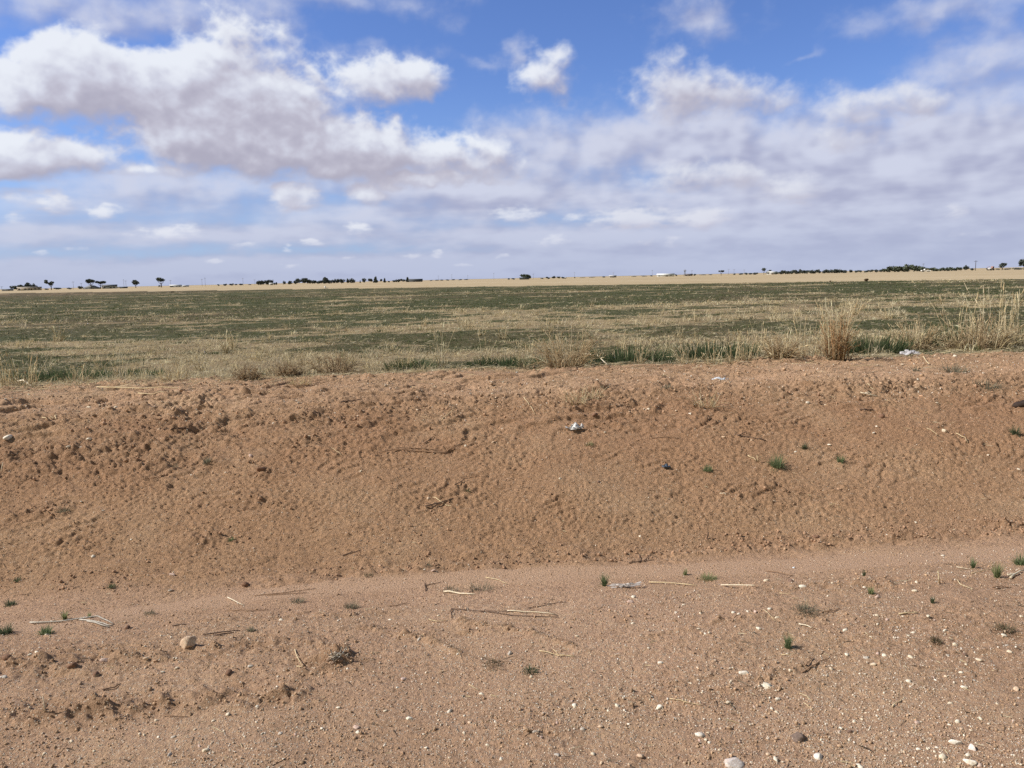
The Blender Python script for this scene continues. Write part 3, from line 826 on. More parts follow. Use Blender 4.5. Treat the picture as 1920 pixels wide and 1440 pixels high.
# photograph point, width in photograph pixels, colour
STONES = [(8,1277,16,'grey'),(70,1238,12,'white'),(58,1238,9,'white'),(197,1240,18,'pink'),(275,1242,14,'tan'),(305,1264,9,'white'),(332,1257,10,'cream'),(471,1256,12,'grey'),(319,1107,11,'grey'),
 (323,1077,13,'pink'),(247,1080,7,'cream'),(175,1043,9,'white'),(277,1081,6,'tan'),(246,1012,7,'white'),(527,1166,9,'white'),(483,1329,9,'white'),(520,1291,9,'white'),(428,1344,10,'cream'),
 (400,1353,8,'cream'),(293,1351,9,'cream'),(262,1376,10,'cream'),(297,1382,7,'white'),(326,1382,11,'grey'),(133,1386,8,'cream'),(386,1412,15,'cream'),(318,1416,14,'grey'),(270,1377,7,'cream'),
 (82,1408,10,'cream'),(60,1436,9,'grey'),(525,1381,10,'grey'),(603,1368,11,'white'),(635,1329,11,'white'),(176,1406,8,'cream'),(15,826,20,'white'),(168,829,12,'white'),(130,848,10,'white'),
 (152,845,6,'white'),(470,861,13,'pink'),(167,762,10,'cream'),(218,770,8,'cream'),(298,810,7,'tan'),(580,825,7,'cream'),(424,890,6,'white'),(193,958,7,'white'),(152,940,6,'white'),(359,894,6,'white'),
 (803,936,13,'tan'),(677,887,9,'cream'),(942,803,7,'white'),(1216,771,10,'cream'),(1180,778,8,'tan'),(1134,813,8,'cream'),(1068,827,6,'white'),(925,830,11,'tan'),(953,833,7,'tan'),(873,837,8,'white'),
 (1050,903,8,'cream'),(1123,906,9,'brown'),(988,938,6,'cream'),(1200,1004,7,'white'),(820,717,9,'white'),(969,700,10,'grey'),(923,738,7,'cream'),(930,746,8,'tan'),(1125,740,7,'cream'),(786,1067,9,'white'),
 (796,1068,7,'white'),(812,1072,13,'pink'),(830,1069,8,'tan'),(760,1085,7,'white'),(822,1156,8,'cream'),(731,1162,8,'white'),(786,1199,10,'grey'),(1188,1122,12,'white'),(1182,1131,14,'pink'),
 (1082,1192,10,'cream'),(1187,1168,9,'white'),(1216,1144,7,'cream'),(1216,1215,8,'white'),(956,1225,12,'grey'),(757,1272,14,'pink'),(652,1257,8,'white'),(902,1297,11,'white'),(843,1330,14,'white'),
 (767,1348,16,'white'),(723,1333,9,'cream'),(667,1366,15,'pink'),(671,1375,11,'white'),(822,1347,7,'cream'),(881,1352,10,'tan'),(914,1395,12,'cream'),(940,1423,11,'white'),(943,1409,9,'cream'),
 (799,1399,8,'white'),(790,1397,6,'grey'),(870,1373,8,'cream'),(1004,1377,13,'grey'),(1015,1386,9,'pink'),(1077,1322,14,'white'),(1072,1314,7,'pink'),(1157,1323,13,'white'),(1237,1325,16,'white'),
 (1222,1307,10,'white'),(1238,1243,14,'white'),(1212,1240,7,'cream'),(1127,1363,13,'tan'),(1092,1367,11,'grey'),(1112,1413,13,'cream'),(1200,1418,17,'tan'),(1180,1437,9,'tan'),(1128,1433,10,'tan'),
 (1045,1418,15,'grey'),(1178,1360,9,'white'),(1266,1349,8,'grey'),(1044,1357,9,'pink'),(1138,1352,7,'white'),(1187,1338,7,'cream'),(842,1421,7,'cream'),(893,1427,6,'grey'),(1437,1090,15,'cream'),
 (1506,1105,17,'white'),(1483,1090,13,'brown'),(1768,1043,9,'white'),(1715,1113,11,'cream'),(1718,1097,8,'white'),(1645,1125,12,'pink'),(1552,1122,7,'white'),(1443,1145,11,'white'),(1375,1152,10,'white'),
 (1385,1156,9,'white'),(1416,1152,12,'pink'),(1456,1161,12,'cream'),(1422,1184,14,'white'),(1740,1165,10,'cream'),(1645,1175,8,'cream'),(1584,1188,13,'white'),(1712,1183,8,'pink'),(1713,1191,9,'white'),
 (1771,1191,9,'white'),(1883,1198,11,'white'),(1790,1215,10,'cream'),(1633,1203,7,'cream'),(1588,1229,11,'white'),(1623,1237,12,'grey'),(1638,1250,12,'cream'),(1658,1235,10,'white'),(1646,1230,9,'pink'),
 (1707,1237,11,'cream'),(1777,1231,10,'grey'),(1807,1232,10,'brown'),(1836,1242,12,'cream'),(1892,1229,10,'cream'),(1558,1253,11,'cream'),(1481,1260,9,'cream'),(1470,1257,6,'white'),(1460,1293,9,'tan'),
 (1458,1310,14,'white'),(1447,1327,8,'white'),(1364,1319,9,'cream'),(1295,1283,10,'cream'),(1703,1284,13,'white'),(1806,1296,13,'white'),(1803,1265,11,'white'),(1773,1273,8,'cream'),(1750,1274,7,'pink'),
 (1905,1299,15,'tan'),(1782,1322,9,'cream'),(1869,1327,8,'cream'),(1838,1351,9,'cream'),(1720,1357,12,'pink'),(1779,1361,8,'white'),(1795,1357,10,'white'),(1803,1369,8,'tan'),(1602,1351,9,'white'),
 (1577,1366,12,'white'),(1594,1371,11,'brown'),(1592,1386,7,'white'),(1330,1397,8,'white'),(1304,1377,7,'white'),(1440,1411,14,'tan'),(1349,1412,7,'cream'),(1455,1428,16,'white'),(1521,1429,12,'tan'),
 (1613,1437,15,'white'),(1768,1423,17,'cream'),(1815,1419,10,'white'),(1836,1437,12,'pink'),(1739,1405,9,'cream'),(1722,1406,9,'white'),(1695,1411,7,'tan'),(1690,1429,9,'cream'),(1283,1430,7,'cream'),
 (1514,760,10,'white'),(1757,758,11,'cream'),(1644,801,9,'white'),(1638,813,8,'white'),(1770,812,12,'cream'),(1356,821,10,'tan'),(1409,827,7,'tan'),(1555,832,8,'white'),(1492,843,7,'white'),(1853,852,7,'white'),
 (1909,881,7,'white'),(1717,981,7,'white'),(1663,1012,6,'white'),(1294,780,9,'white'),(1662,1168,8,'pink'),(1282,1136,7,'white'),(1268,1150,7,'white'),(1620,1105,7,'white'),(1694,1100,8,'tan'),(1560,1098,6,'cream'),
 (1640,668,13,'white'),(1692,681,9,'cream'),(1720,708,9,'white'),(1790,672,9,'white'),(1345,724,8,'white'),(740,733,7,'cream'),(1548,762,7,'cream'),(1120,713,7,'cream'),(560,757,7,'white'),(985,760,6,'cream')]
ZONES = [(3.75, 'on the flat stony verge'), (4.55, 'in the smooth ditch bottom'), (6.45, 'on the red slope of the ditch'), (99, 'on the crumbly lip below the weeds')]
WORDS = {'white': 'white', 'cream': 'cream', 'tan': 'tan', 'pink': 'pinkish', 'grey': 'grey', 'brown': 'dark brown', 'dark': 'dark'}

stone_meshes = {}
def stone_mesh(kind, colour):
    key = (kind, colour)
    if key not in stone_meshes:
        ax = [(1, .8, .6), (1, .65, .5), (1, .9, .42), (1, .7, .7), (1, .55, .35), (1, .85, .75)][kind]
        v = stone_verts(ICO2[0], 900 + kind * 7 + len(colour), ax, 13)
        stone_meshes[key] = mesh_of(v, ICO2[1], STONE_COL[colour], 'stone')
        stone_meshes[key].materials.append(M_stone)
    return stone_meshes[key]

def put_stone(px, py, wpx, colour, label=None, kind=None, flat=1.0, group=None, name='stone', sink=0.25, yaw=None, mesh=None):
    x, y, z = at(px, py)
    d = math.sqrt(x * x + y * y + (EYE - z) ** 2)
    r = wpx / FPX * d * 0.5 * 0.98
    me = mesh or stone_mesh(rnd.randrange(6) if kind is None else kind, colour)
    t, s = ts(x, y)
    zone = next(n for lim, n in ZONES if t < lim)
    if label is None:
        size = 'tiny' if r < 0.009 else 'small' if r < 0.016 else 'fist sized'
        if r >= 0.016:
            size = 'larger'
        label = f'{size} {WORDS[colour]} limestone pebble lying {zone}'
        group = f'{size} {WORDS[colour]} pebbles {zone}'
    ob = thing(name, me, None, label, 'stone', group, (x, y, z + r * 0.5 * (0.42 - sink) * flat))
    ob.scale = (r, r, r * flat)
    ob.rotation_euler = (rnd.uniform(-.25, .25), rnd.uniform(-.25, .25), rnd.uniform(0, 6.28) if yaw is None else yaw)
    return ob

for px, py, w, c in STONES:
    put_stone(px, py, w, c)
# a few more small ones between, so that the verge is as stony as it should be
for _ in range(75):
    px = rnd.uniform(1290, 1915) if rnd.random() < .6 else rnd.uniform(10, 1900)
    py = rnd.uniform(1150, 1436)
    put_stone(px, py, rnd.uniform(5, 8.5), rnd.choice(['white', 'cream', 'cream', 'white', 'tan', 'pink', 'grey']))

def own_stone(seed, ax, facets, col, sub=ICO3):
    v = stone_verts(sub[0], seed, ax, facets)
    f = fbm(v[:, 0] * 2 + seed, v[:, 1] * 2 + v[:, 2], 4, seed)
    v = v * (1 + 0.10 * f)[:, None]
    c = np.array(col)[None] * (1 + 0.25 * f)[:, None]
    me = mesh_of(v, sub[1], c, 'stone', False)
    me.materials.append(M_stone)
    return me
put_stone(355, 1216, 34, 'tan', 'angular tan rock, biggest on the verge beside the rough patches', mesh=own_stone(5, (1, .75, .8), 9, (.60, .44, .31)), sink=0.0, yaw=0.6)
put_stone(1373, 1434, 42, 'grey', 'broad flat pale grey slab of stone at the verge edge', mesh=own_stone(8, (1, .8, .42), 7, (.66, .57, .50)), yaw=0.1)
put_stone(1495, 1383, 25, 'brown', 'smooth rounded dark brown stone half sunk in the verge', mesh=own_stone(12, (1, .8, .62), 2, (.20, .145, .115)), yaw=0.2)
put_stone(1398, 1265, 24, 'white', 'knobbly white stone with a dark underside near the flat cream stone', mesh=own_stone(17, (1, .6, .6), 8, (.74, .67, .56)), yaw=0.0)
put_stone(1431, 1286, 30, 'cream', 'flat cream stone set flush into the verge', mesh=own_stone(19, (1, .75, .3), 6, (.76, .68, .53)), yaw=-0.3, sink=0.6)
put_stone(1312, 1384, 17, 'white', 'pale craggy stone beside smaller white pebbles', mesh=own_stone(23, (1, .8, .7), 9, (.70, .63, .55)))
put_stone(1535, 1418, 16, 'white', 'blocky whitish stone between a tan one and the verge edge', mesh=own_stone(29, (1, .9, .9), 9, (.76, .70, .62)))
put_stone(1791, 1394, 21, 'white', 'bright white oblong stone above the cluster of three white ones', mesh=own_stone(31, (1, .6, .5), 8, (.78, .72, .62)), yaw=-0.2)
put_stone(1823, 1406, 16, 'pink', 'upright pinkish white stone beside the bright white oblong one', mesh=own_stone(37, (.8, .7, 1), 8, (.74, .66, .60)))
put_stone(1818, 1432, 22, 'white', 'large white stone lying tilted at the verge edge', mesh=own_stone(41, (1, .65, .55), 8, (.75, .68, .57)), yaw=-0.8)
put_stone(1488, 1064, 7, 'white', 'single bluish white chip in the smooth ditch bottom', mesh=own_stone(43, (1, .6, .6), 6, (.70, .78, .84), ICO2))
# dark hard clods
for px, py, w, lab in ((430,1268,15,'dark red clod on the verge below the tan rock'), (181,1267,14,'dark lump of soil among pebbles, verge by the rough patches'), (137,1257,18,'broad dark crumbling clod near the pinkish pebbles'),
                       (15,1246,16,'dark clod beside a grey stone at the verge end'), (240,1178,13,'dark clod by the pale bleached stalk'), (459,1094,15,'dark square clod at the foot of the slope'),
                       (490,889,18,'dark clod casting shadow high on the slope'), (1115,782,12,'dark lump on the lip near the white rag'), (1653,783,13,'dark brown clod on the crumbly lip of the ditch'),
                       (785,767,11,'dark clod beside straw on the lip'), (1530,1010,11,'small dark lump on the crust line low on the slope')):
    put_stone(px, py, w, 'dark', lab, mesh=own_stone(int(px), (1, .8, .7), 4, (.22, .125, .08), ICO2), name='clod')['category'] = 'clod'

# ------------------------------------------------------------------ sticks and straws
def tube(points, r0, r1, col, sides=5):
    P = np.array(points, float)
    n = len(P)
    v, f = [], []
    for i in range(n):
        d = P[min(i + 1, n - 1)] - P[max(i - 1, 0)]
        d /= np.linalg.norm(d) + 1e-9
        a = np.cross(d, (0.13, 0.2, 1.0)); a /= np.linalg.norm(a) + 1e-9
        b = np.cross(d, a)
        r = r0 + (r1 - r0) * i / (n - 1)
        for k in range(sides):
            an = 2 * math.pi * k / sides
            v.append(P[i] + r * (math.cos(an) * a + math.sin(an) * b))
    for i in range(n - 1):
        for k in range(sides):
            a0, a1 = i * sides + k, i * sides + (k + 1) % sides
            f.append((a0, a1, a1 + sides)); f.append((a0, a1 + sides, a0 + sides))
    for e, c in ((0, 0), (n - 1, 1)):
        v.append(P[e]); m = len(v) - 1
        for k in range(sides):
            a0, a1 = e * sides + k, e * sides + (k + 1) % sides
            f.append((m, a1, a0) if c == 0 else (m, a0, a1))
    return np.array(v), np.array(f)

def merge(parts):
    V, F, C = [], [], []
    o = 0
    for v, f, c in parts:
        V.append(v); F.append(f + o)
        c = np.asarray(c, float)
        C.append(np.repeat(c[None], len(v), 0) if c.ndim == 1 else c)
        o += len(v)
    return np.concatenate(V), np.concatenate(F), np.concatenate(C)

TW_COL = {'straw': (.66, .53, .33), 'pale': (.72, .62, .46), 'brown': (.30, .19, .12), 'dark': (.15, .10, .075), 'grey': (.50, .46, .40)}
# list of strands (photograph points), thickness in pixels, colour, label
STICKS = [
 ([[(58,1169),(100,1168),(150,1163),(185,1160),(212,1168)],[(150,1163),(185,1168),(212,1170)],[(165,1166),(205,1173)]],3.2,'grey','forked bleached grey stalk lying beside green weeds in the ditch'),
 ([[(427,1122),(458,1137)]],2.6,'pale','short pale straw at the ditch bottom below the dark square clod'),
 ([[(477,1118),(530,1113),(590,1105)],[(500,1117),(575,1113)]],1.8,'brown','long thin brown stem lying along the ditch bottom'),
 ([[(427,1146),(503,1146)]],1.6,'brown','thin straight brown stem on the verge behind the tan rock'),
 ([[(380,1195),(420,1190),(450,1187)],[(405,1196),(440,1189)]],3,'dark','dark forked twig lying beside grey green weeds'),
 ([[(552,1223),(567,1258)],[(558,1255),(566,1262)]],2.2,'straw','straw pointing towards the road near the tangled stubble clump'),
 ([[(193,1296),(215,1293),(230,1286)]],2.6,'dark','short curved dark twig on the verge among pebbles'),
 ([[(85,1348),(86,1336),(85,1320)]],2.4,'pale','single pale straw standing upright in broken clods'),
 ([[(307,1344),(330,1347),(353,1347)]],2.2,'brown','bent brown twig beside the rough soil patches'),
 ([[(325,1178),(350,1176)]],2.4,'dark','short dark twig in front of the bleached stalk'),
 ([[(832,1108),(862,1113),(892,1116)]],4.2,'pale','thick pale split stick lying on dark plant debris'),
 ([[(846,1145),(900,1149),(960,1151)],[(846,1145),(846,1160)],[(900,1148),(960,1158),(1048,1161)]],2.0,'dark','long dark forked weed stem with hooked end on the verge'),
 ([[(950,1150),(1000,1153),(1043,1157)]],3.0,'pale','pale straight stalk lying across the dark forked stem'),
 ([[(910,1082),(930,1086),(950,1093)]],1.8,'straw','short straw in the ditch bottom beyond the thick split stick'),
 ([[(797,1098),(812,1095),(827,1091)],[(798,1104),(797,1092)]],2.0,'dark','dark hooked twig near the foot of the slope'),
 ([[(1013,1220),(1045,1226),(1078,1232)],[(1037,1217),(1047,1222)],[(1040,1226),(1078,1229)]],2.0,'straw','pair of crossed straws on the open verge'),
 ([[(878,1280),(897,1290)]],1.8,'straw','short straw beside a white pebble on the open verge'),
 ([[(1217,1092),(1250,1094),(1306,1098)]],2.8,'straw','long straw lying beside torn clear plastic'),
 ([[(990,1141),(1030,1136),(1060,1131)]],1.6,'dark','thin dark stem curving over the verge'),
 ([[(803,1162),(820,1165),(840,1163)]],2.0,'straw','straw at the end of the tyre tread marks'),
 ([[(727,1135),(745,1134),(763,1128)]],2.0,'brown','curved brown stem near the tyre tread marks'),
 ([[(642,1041),(660,1035),(677,1034)]],2.6,'dark','dark stick low on the slope'),
 ([[(1180,1054),(1200,1051),(1227,1047)],[(1200,1051),(1198,1038)],[(1205,1050),(1222,1037)]],1.8,'dark','branched dark weed skeleton on the foot of the slope'),
 ([[(1257,1313),(1285,1320),(1317,1330)]],2.2,'straw','straw beside white pebbles on the open verge'),
 ([[(1352,1098),(1385,1103),(1415,1108)]],3.0,'pale','pale stick beside the creeping grass tuft'),
 ([[(1497,1173),(1512,1177),(1525,1182)]],3.2,'pale','thick pale straw behind the upright green weed'),
 ([[(1503,1260),(1530,1248),(1557,1236)],[(1510,1251),(1525,1238)]],2.8,'brown','forked brown twig lying between white stones'),
 ([[(1685,1160),(1702,1159),(1721,1158)]],3.0,'straw','stout straw on the verge beside a cream pebble'),
 ([[(1432,1147),(1453,1165)]],1.8,'straw','straw lying between two white stones'),
 ([[(1484,1129),(1500,1128)],[(1460,1116),(1485,1119)]],1.6,'straw','two short straws beside the blocky white stone'),
 ([[(1673,1330),(1685,1320),(1695,1312)]],2.0,'straw','forked straw lying aslant on the stony verge'),
 ([[(1500,1302),(1512,1307),(1522,1315)]],1.8,'straw','curved straw, nearer to the grey white stone of two'),
 ([[(1507,1318),(1516,1325),(1523,1333)]],1.8,'straw','straight straw just below the curved one'),
 ([[(1437,1071),(1465,1075),(1487,1080)]],2.2,'brown','brown stem on the ditch edge behind the dark stone'),
 ([[(1753,1078),(1755,1090),(1757,1100)]],2.8,'straw','stub of straw standing upright in the verge'),
 ([[(1858,1103),(1878,1102),(1897,1104)],[(1862,1107),(1890,1104)]],2.2,'brown','pair of brown stems near the twisted white bone like stick'),
 ([[(1540,1156),(1560,1153),(1575,1149)]],2.2,'brown','brown stem at the end of the low lying weed'),
 ([[(1467,1233),(1492,1233)]],1.8,'straw','straight straw in front of the upright green weed'),
 ([[(1793,1091),(1804,1101),(1822,1109)]],1.8,'straw','curved straw on the verge below the grass seedlings'),
 ([[(798,953),(825,947),(850,938)],[(808,953),(843,943)]],2.8,'dark','pair of dark sticks beside the tan stone on the slope'),
 ([[(812,930),(830,944),(853,955)]],1.8,'straw','straw crossing the two dark sticks on the slope'),
 ([[(710,851),(728,849),(747,844)],[(747,841),(790,847),(843,849)],[(740,846),(790,848),(838,851)],[(743,838),(800,843),(830,846)],[(838,847),(850,843),(862,833)]],2.2,'brown','bundle of brown stalks lying along the slope'),
 ([[(795,830),(805,824),(813,818)]],2.2,'dark','short dark twig above the bundle of stalks'),
 ([[(640,758),(660,755),(677,748)]],2.8,'dark','dark stick on the lip below the brown tumbleweed'),
 ([[(828,788),(840,777),(853,767)]],1.6,'straw','straw aslant on the lip near the middle'),
 ([[(983,750),(993,762),(1003,777)]],1.6,'straw','thin straw leaning down the lip'),
 ([[(853,913),(862,910),(870,903)]],2.4,'dark','short dark twig above the crossed sticks'),
 ([[(863,898),(880,897),(900,898)]],1.5,'brown','thin brown stem level on the slope'),
 ([[(1217,822),(1245,823),(1273,824)]],1.8,'brown','brown stem level on the upper slope'),
 ([[(80,782),(92,785),(103,787)],[(104,780),(105,788)]],2.0,'straw','straw stub on the crumbly lip by the white stones'),
 ([[(33,718),(45,721),(58,725)]],3.4,'pale','thick pale stalk at the edge of the grass'),
 ([[(307,813),(335,809),(367,807)],[(320,815),(350,808)]],2.2,'dark','dark twig on the broken lip of the ditch'),
 ([[(607,833),(625,846),(642,858)]],1.5,'straw','thin straw trailing down the upper slope'),
 ([[(267,900),(290,899),(310,894)],[(272,896),(273,904)]],1.8,'brown','thin brown stem on the slope below broken clods'),
 ([[(183,731),(270,733),(367,733)]],2.2,'straw','longest straw lying flat along the grass edge'),
 ([[(260,746),(300,747),(347,747)]],2.0,'straw','straw parallel to the longest one and lower on the lip'),
 ([[(3,884),(4,876),(7,868)]],2.2,'pale','short pale straw upright on the slope end'),
 ([[(1380,818),(1405,822),(1437,827)],[(1383,821),(1400,815)]],2.4,'dark','pair of dark twigs on the upper slope'),
 ([[(1723,662),(1732,672),(1742,686)]],2.2,'straw','straw leaning from the dry grass edge by the white plastic'),
 ([[(1613,773),(1638,773)]],2.6,'dark','short dark stick level on the lip'),
 ([[(1613,745),(1630,747),(1647,747)],[(1620,744),(1642,745)]],2.4,'pale','pair of pale stalks on the lip'),
 ([[(1738,808),(1748,813),(1758,820)]],1.5,'straw','thin straw beside a cream stone on the slope'),
 ([[(1792,815),(1804,823),(1815,832)]],1.6,'straw','thin straw pointing down the slope'),
 ([[(1620,728),(1630,733),(1640,740)]],1.6,'straw','thin straw on the lip below the white stones'),
 ([[(1403,857),(1412,861),(1418,865)],[(1416,852),(1419,866)]],2.2,'straw','bent straw with upright end beside the bushy green weed'),
 ([[(1331,998),(1330,1004),(1328,1011)]],3.2,'dark','short dark stub upright low on the slope'),
 ([[(1350,927),(1362,932)]],2.0,'pale','pale chip of straw on the slope'),
 ([[(1097,664),(1120,676),(1139,689)]],2.2,'pale','pale stalk leaning out of the dark green clump'),
 ([[(1822,1077),(1840,1073),(1860,1070)]],1.6,'straw','straw on the verge among grass seedlings'),
 ([[(1895,1085),(1905,1077),(1920,1071)],[(1890,1079),(1905,1077)]],4.0,'pale','twisted white bone like stick near the grass seedlings'),
 ([[(1793,1068),(1818,1070)]],1.8,'pale','short pale straw behind the grass seedlings'),
]
def put_stick(strands, thick, colour, label):
    segs = []
    x0, y0, z0 = at(*strands[0][0])
    o = np.array((x0, y0, z0))
    upright = 'upright' in label or 'standing' in label
    for st in strands:
        pts = []
        if upright and abs(st[0][0] - st[-1][0]) < 8:
            bx, by, bz = at(*max(st, key=lambda p: p[1]))
            d = math.hypot(bx, by)
            for p in sorted(st, key=lambda p: -p[1]):
                pts.append((bx + (p[0] - st[0][0]) / FPX * d, by, bz + (max(q[1] for q in st) - p[1]) / FPX * d))
        else:
            # follow the ground between the points, with a little waviness
            w = [at(*p) for p in st]
            for (a, b) in zip(w[:-1], w[1:]):
                for k in range(3):
                    f = k / 3
                    pts.append([a[i] + (b[i] - a[i]) * f for i in range(3)])
            pts.append(w[-1])
            pts = np.array(pts)
            pts[:, :2] += rng.normal(0, .0022, (len(pts), 2))
            g = height(pts[:, 0], pts[:, 1])
            d = float(np.hypot(pts[0, 0], pts[0, 1]))
            lo = np.linspace(g[0], g[-1], len(g))
            pts[:, 2] = np.maximum(g, lo) + thick * 0.5 / FPX * d + 0.002
        d = float(np.hypot(pts[0][0], pts[0][1]))
        r = max(thick * 0.5 / FPX * d * 0.95, 0.0012)
        v, f = tube(np.array(pts) - o, r, r * 0.6, None)
        c = np.array(TW_COL[colour])[None] * rng.uniform(.8, 1.15, (len(v), 1))
        segs.append((v, f, c))
    v, f, c = merge(segs)
    thing('twig' if colour in ('brown', 'dark', 'grey') else 'straw', mesh_of(v, f, c, 'stick'), M_twig, label, 'twig' if colour in ('brown', 'dark', 'grey') else 'straw', None, tuple(o))
for s in STICKS:
    put_stick(*s)

# ------------------------------------------------------------------ weeds
def blades(n, spread, h0, h1, w, lean, col_a, col_b, curl=0.25, segs=3, base_r=None, droop=0.0):
    """a fan of narrow leaves or stems from one root; returns verts, tris, colours"""
    az = rng.uniform(0, 2 * math.pi, n); hh = rng.uniform(h0, h1, n); ln = np.abs(rng.normal(0, lean, n)) + 0.05
    br = rng.uniform(0, 1, n) ** .5 * (spread if base_r is None else base_r)
    V, F, C = [], [], []
    o = 0
    for i in range(n):
        d = np.array((math.cos(az[i]), math.sin(az[i]), 0)); side = np.array((-d[1], d[0], 0))
        tw = rng.uniform(-1.2, 1.2); side = side * math.cos(tw) + d * math.sin(tw)
        base = d * br[i] * np.array((1, 1, 0))
        c = mixa(np.array(col_a), np.array(col_b), rng.random()) * rng.uniform(.8, 1.15)
        for k in range(segs + 1):
            f = k / segs
            a = ln[i] * (0.5 + f * (0.5 + curl)) + droop * f * f
            p = base + d * math.sin(a) * hh[i] * f + np.array((0, 0, math.cos(a) * hh[i] * f))
            ww = w * (1 - f) ** .7 * .5 + w * 0.04
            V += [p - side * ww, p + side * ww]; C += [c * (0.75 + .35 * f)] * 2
            if k:
                b = o + 2 * (k - 1)
                F += [(b, b + 1, b + 3), (b, b + 3, b + 2)]
        o += 2 * (segs + 1)
    return np.array(V), np.array(F), np.array(C)

GREEN = ((.16, .22, .10), (.28, .34, .18)); DARKG = ((.10, .13, .07), (.17, .20, .11)); GREYG = ((.22, .21, .14), (.34, .31, .22)); REDG = ((.20, .13, .085), (.17, .17, .09)); PALEG = ((.22, .28, .12), (.38, .39, .20))
WEEDS = [(1457,874,30,30,'bushy',GREEN,'bushy bright green weed, largest one on the slope'),(1507,838,14,14,'bushy',DARKG,'small dark green weed above the bushy one on the slope'),(1576,863,17,15,'bushy',GREEN,'small round green weed with a shadow beside the bushy one'),
 (1327,884,16,20,'bushy',GREEN,'low green weed on the slope nearer the blue scrap'),(1903,815,18,16,'bushy',DARKG,'green weed on the upper slope at the frame edge'),(1477,1218,34,22,'upright',GREEN,'upright dark green weed casting a shadow on the stony verge'),
 (1755,1211,16,30,'bushy',REDG,'squat dark olive weed on the stony verge'),(1885,1190,24,42,'sprawl',REDG,'sprawling purplish weed beside a white stone'),(1133,1099,30,20,'upright',GREEN,'feathery green weed beside torn clear plastic'),
 (1328,1084,20,40,'sprawl',PALEG,'creeping tuft of pale green grass at the ditch edge'),(1285,1077,16,18,'upright',PALEG,'small green sprout next to the creeping grass tuft'),(1510,1152,24,55,'sprawl',GREYG,'low lying grey green weed among straws'),
 (1825,1066,22,12,'upright',GREEN,'slender green seedling by a cream pebble in the ditch'),(1869,1082,32,18,'upright',PALEG,'tall loose grass seedling in the ditch'),(1913,1057,26,18,'bushy',GREEN,'bright green seedling at the end of the ditch'),
 (1620,1084,15,10,'upright',DARKG,'dark upright sprout on the ditch edge'),(1633,1118,18,24,'upright',PALEG,'thin pale green sprout above the pinkish pebble'),(1748,1135,15,12,'upright',DARKG,'dark thin sprout on the verge by straws'),
 (86,1184,24,24,'bushy',GREEN,'dense green weed at the foot of the bleached stalk'),(122,1161,24,16,'upright',PALEG,'spiky grass sprout behind the bleached stalk'),(168,1158,16,10,'upright',PALEG,'short grass sprout at the middle of the bleached stalk'),
 (10,1187,24,30,'bushy',DARKG,'dark green weed at the ditch end by the dense one'),(20,1137,16,26,'sprawl',DARKG,'flat dark green weed at the slope foot'),(33,1088,11,16,'bushy',DARKG,'tiny dark weed low on the slope above the flat one'),
 (209,1104,14,18,'bushy',DARKG,'dark weed low on the slope beside the grey stone'),(433,1009,13,16,'bushy',GREEN,'small green weed beside a dark patch on the slope'),(120,958,14,26,'sprawl',GREYG,'grey green weed on the slope among broken clods'),
 (470,1187,16,26,'bushy',GREYG,'grey green weed beside the dark forked twig'),(925,1246,16,50,'sprawl',REDG,'reddish flat weed on the open verge, nearer the tread marks'),(995,1257,18,36,'sprawl',DARKG,'dark flat weed next to the reddish one'),
 (878,922,9,16,'bushy',DARKG,'tiny weed on the slope above the crossed sticks'),(1105,836,11,18,'sprawl',PALEG,'pale weed on the slope below the white rag'),(390,874,18,26,'bushy',GREYG,'grey dead weed on the broken upper slope'),(327,873,16,26,'sprawl',GREYG,'greyish weed beside the dead one on the upper slope'),
 (1785,694,16,60,'sprawl',GREYG,'spreading grey weed on the lip by the dry stalks'),(1850,724,16,50,'sprawl',GREYG,'low olive weed on the lip below the spreading grey one'),(1718,697,10,20,'sprawl',GREYG,'small grey weed on the lip near white plastic'),
 (800,1060,8,30,'sprawl',GREYG,'grey dead weed at the slope foot by pebbles'),(690,1080,12,24,'sprawl',GREYG,'flattened dead weed at the slope foot'),(560,1130,18,36,'sprawl',GREYG,'tangled grey weed on the verge behind the tread marks'),(660,1140,22,40,'sprawl',GREYG,'wiry dead weed beside the tread marks'),
 (900,1106,14,70,'sprawl',GREYG,'mat of dark plant debris beyond the thick split stick'),(845,1106,12,40,'sprawl',GREYG,'dead grass under the thick split stick'),(280,1150,12,30,'sprawl',GREYG,'flat grey weed near the grey stalk end'),(1250,735,12,30,'sprawl',GREYG,'dead grey weed on the lip below the dark green clump')]
def make_weed(px, py, hpx, wpx, form, pal, label):
    x, y, z = at(px, py)
    d = math.sqrt(x * x + y * y)
    H = hpx / FPX * d * 0.98; Wd = wpx / FPX * d * 0.58
    nb = max(26, int(60 * min(1.6, (hpx / 20) * (wpx / 20) ** .5)))
    px_m = d / 769.0
    lw = max(0.0022, 0.55 * px_m)
    if px < 700:
        H *= .82; Wd *= .85
    if form == 'upright':
        v, f, c = merge([blades(nb, Wd * .25, H * .45, H, lw, .22, *pal), blades(nb // 2, Wd * .3, H * .25, H * .6, lw, .7, *pal)])
    elif form == 'bushy':
        v, f, c = merge([blades(nb, Wd * .5, H * .5, H, lw, .45, *pal), blades(nb, Wd * .7, H * .25, H * .65, lw, .9, pal[0], pal[1])])
    else:
        v, f, c = merge([blades(int(nb * 1.3), Wd * .65, min(Wd, H) * .3, max(Wd * .9, H) * .8, lw, 1.0, *pal, curl=.45), blades(nb // 2, Wd * .4, H * .4, H, lw, .5, *pal)])
        v[:, 0] = np.clip(v[:, 0], -Wd, Wd); v[:, 2] = np.maximum(v[:, 2], 0.002)
    thing('weed', mesh_of(v, f, c, 'weed'), M_leaf, label, 'weed', None, (x, y, z - 0.003))
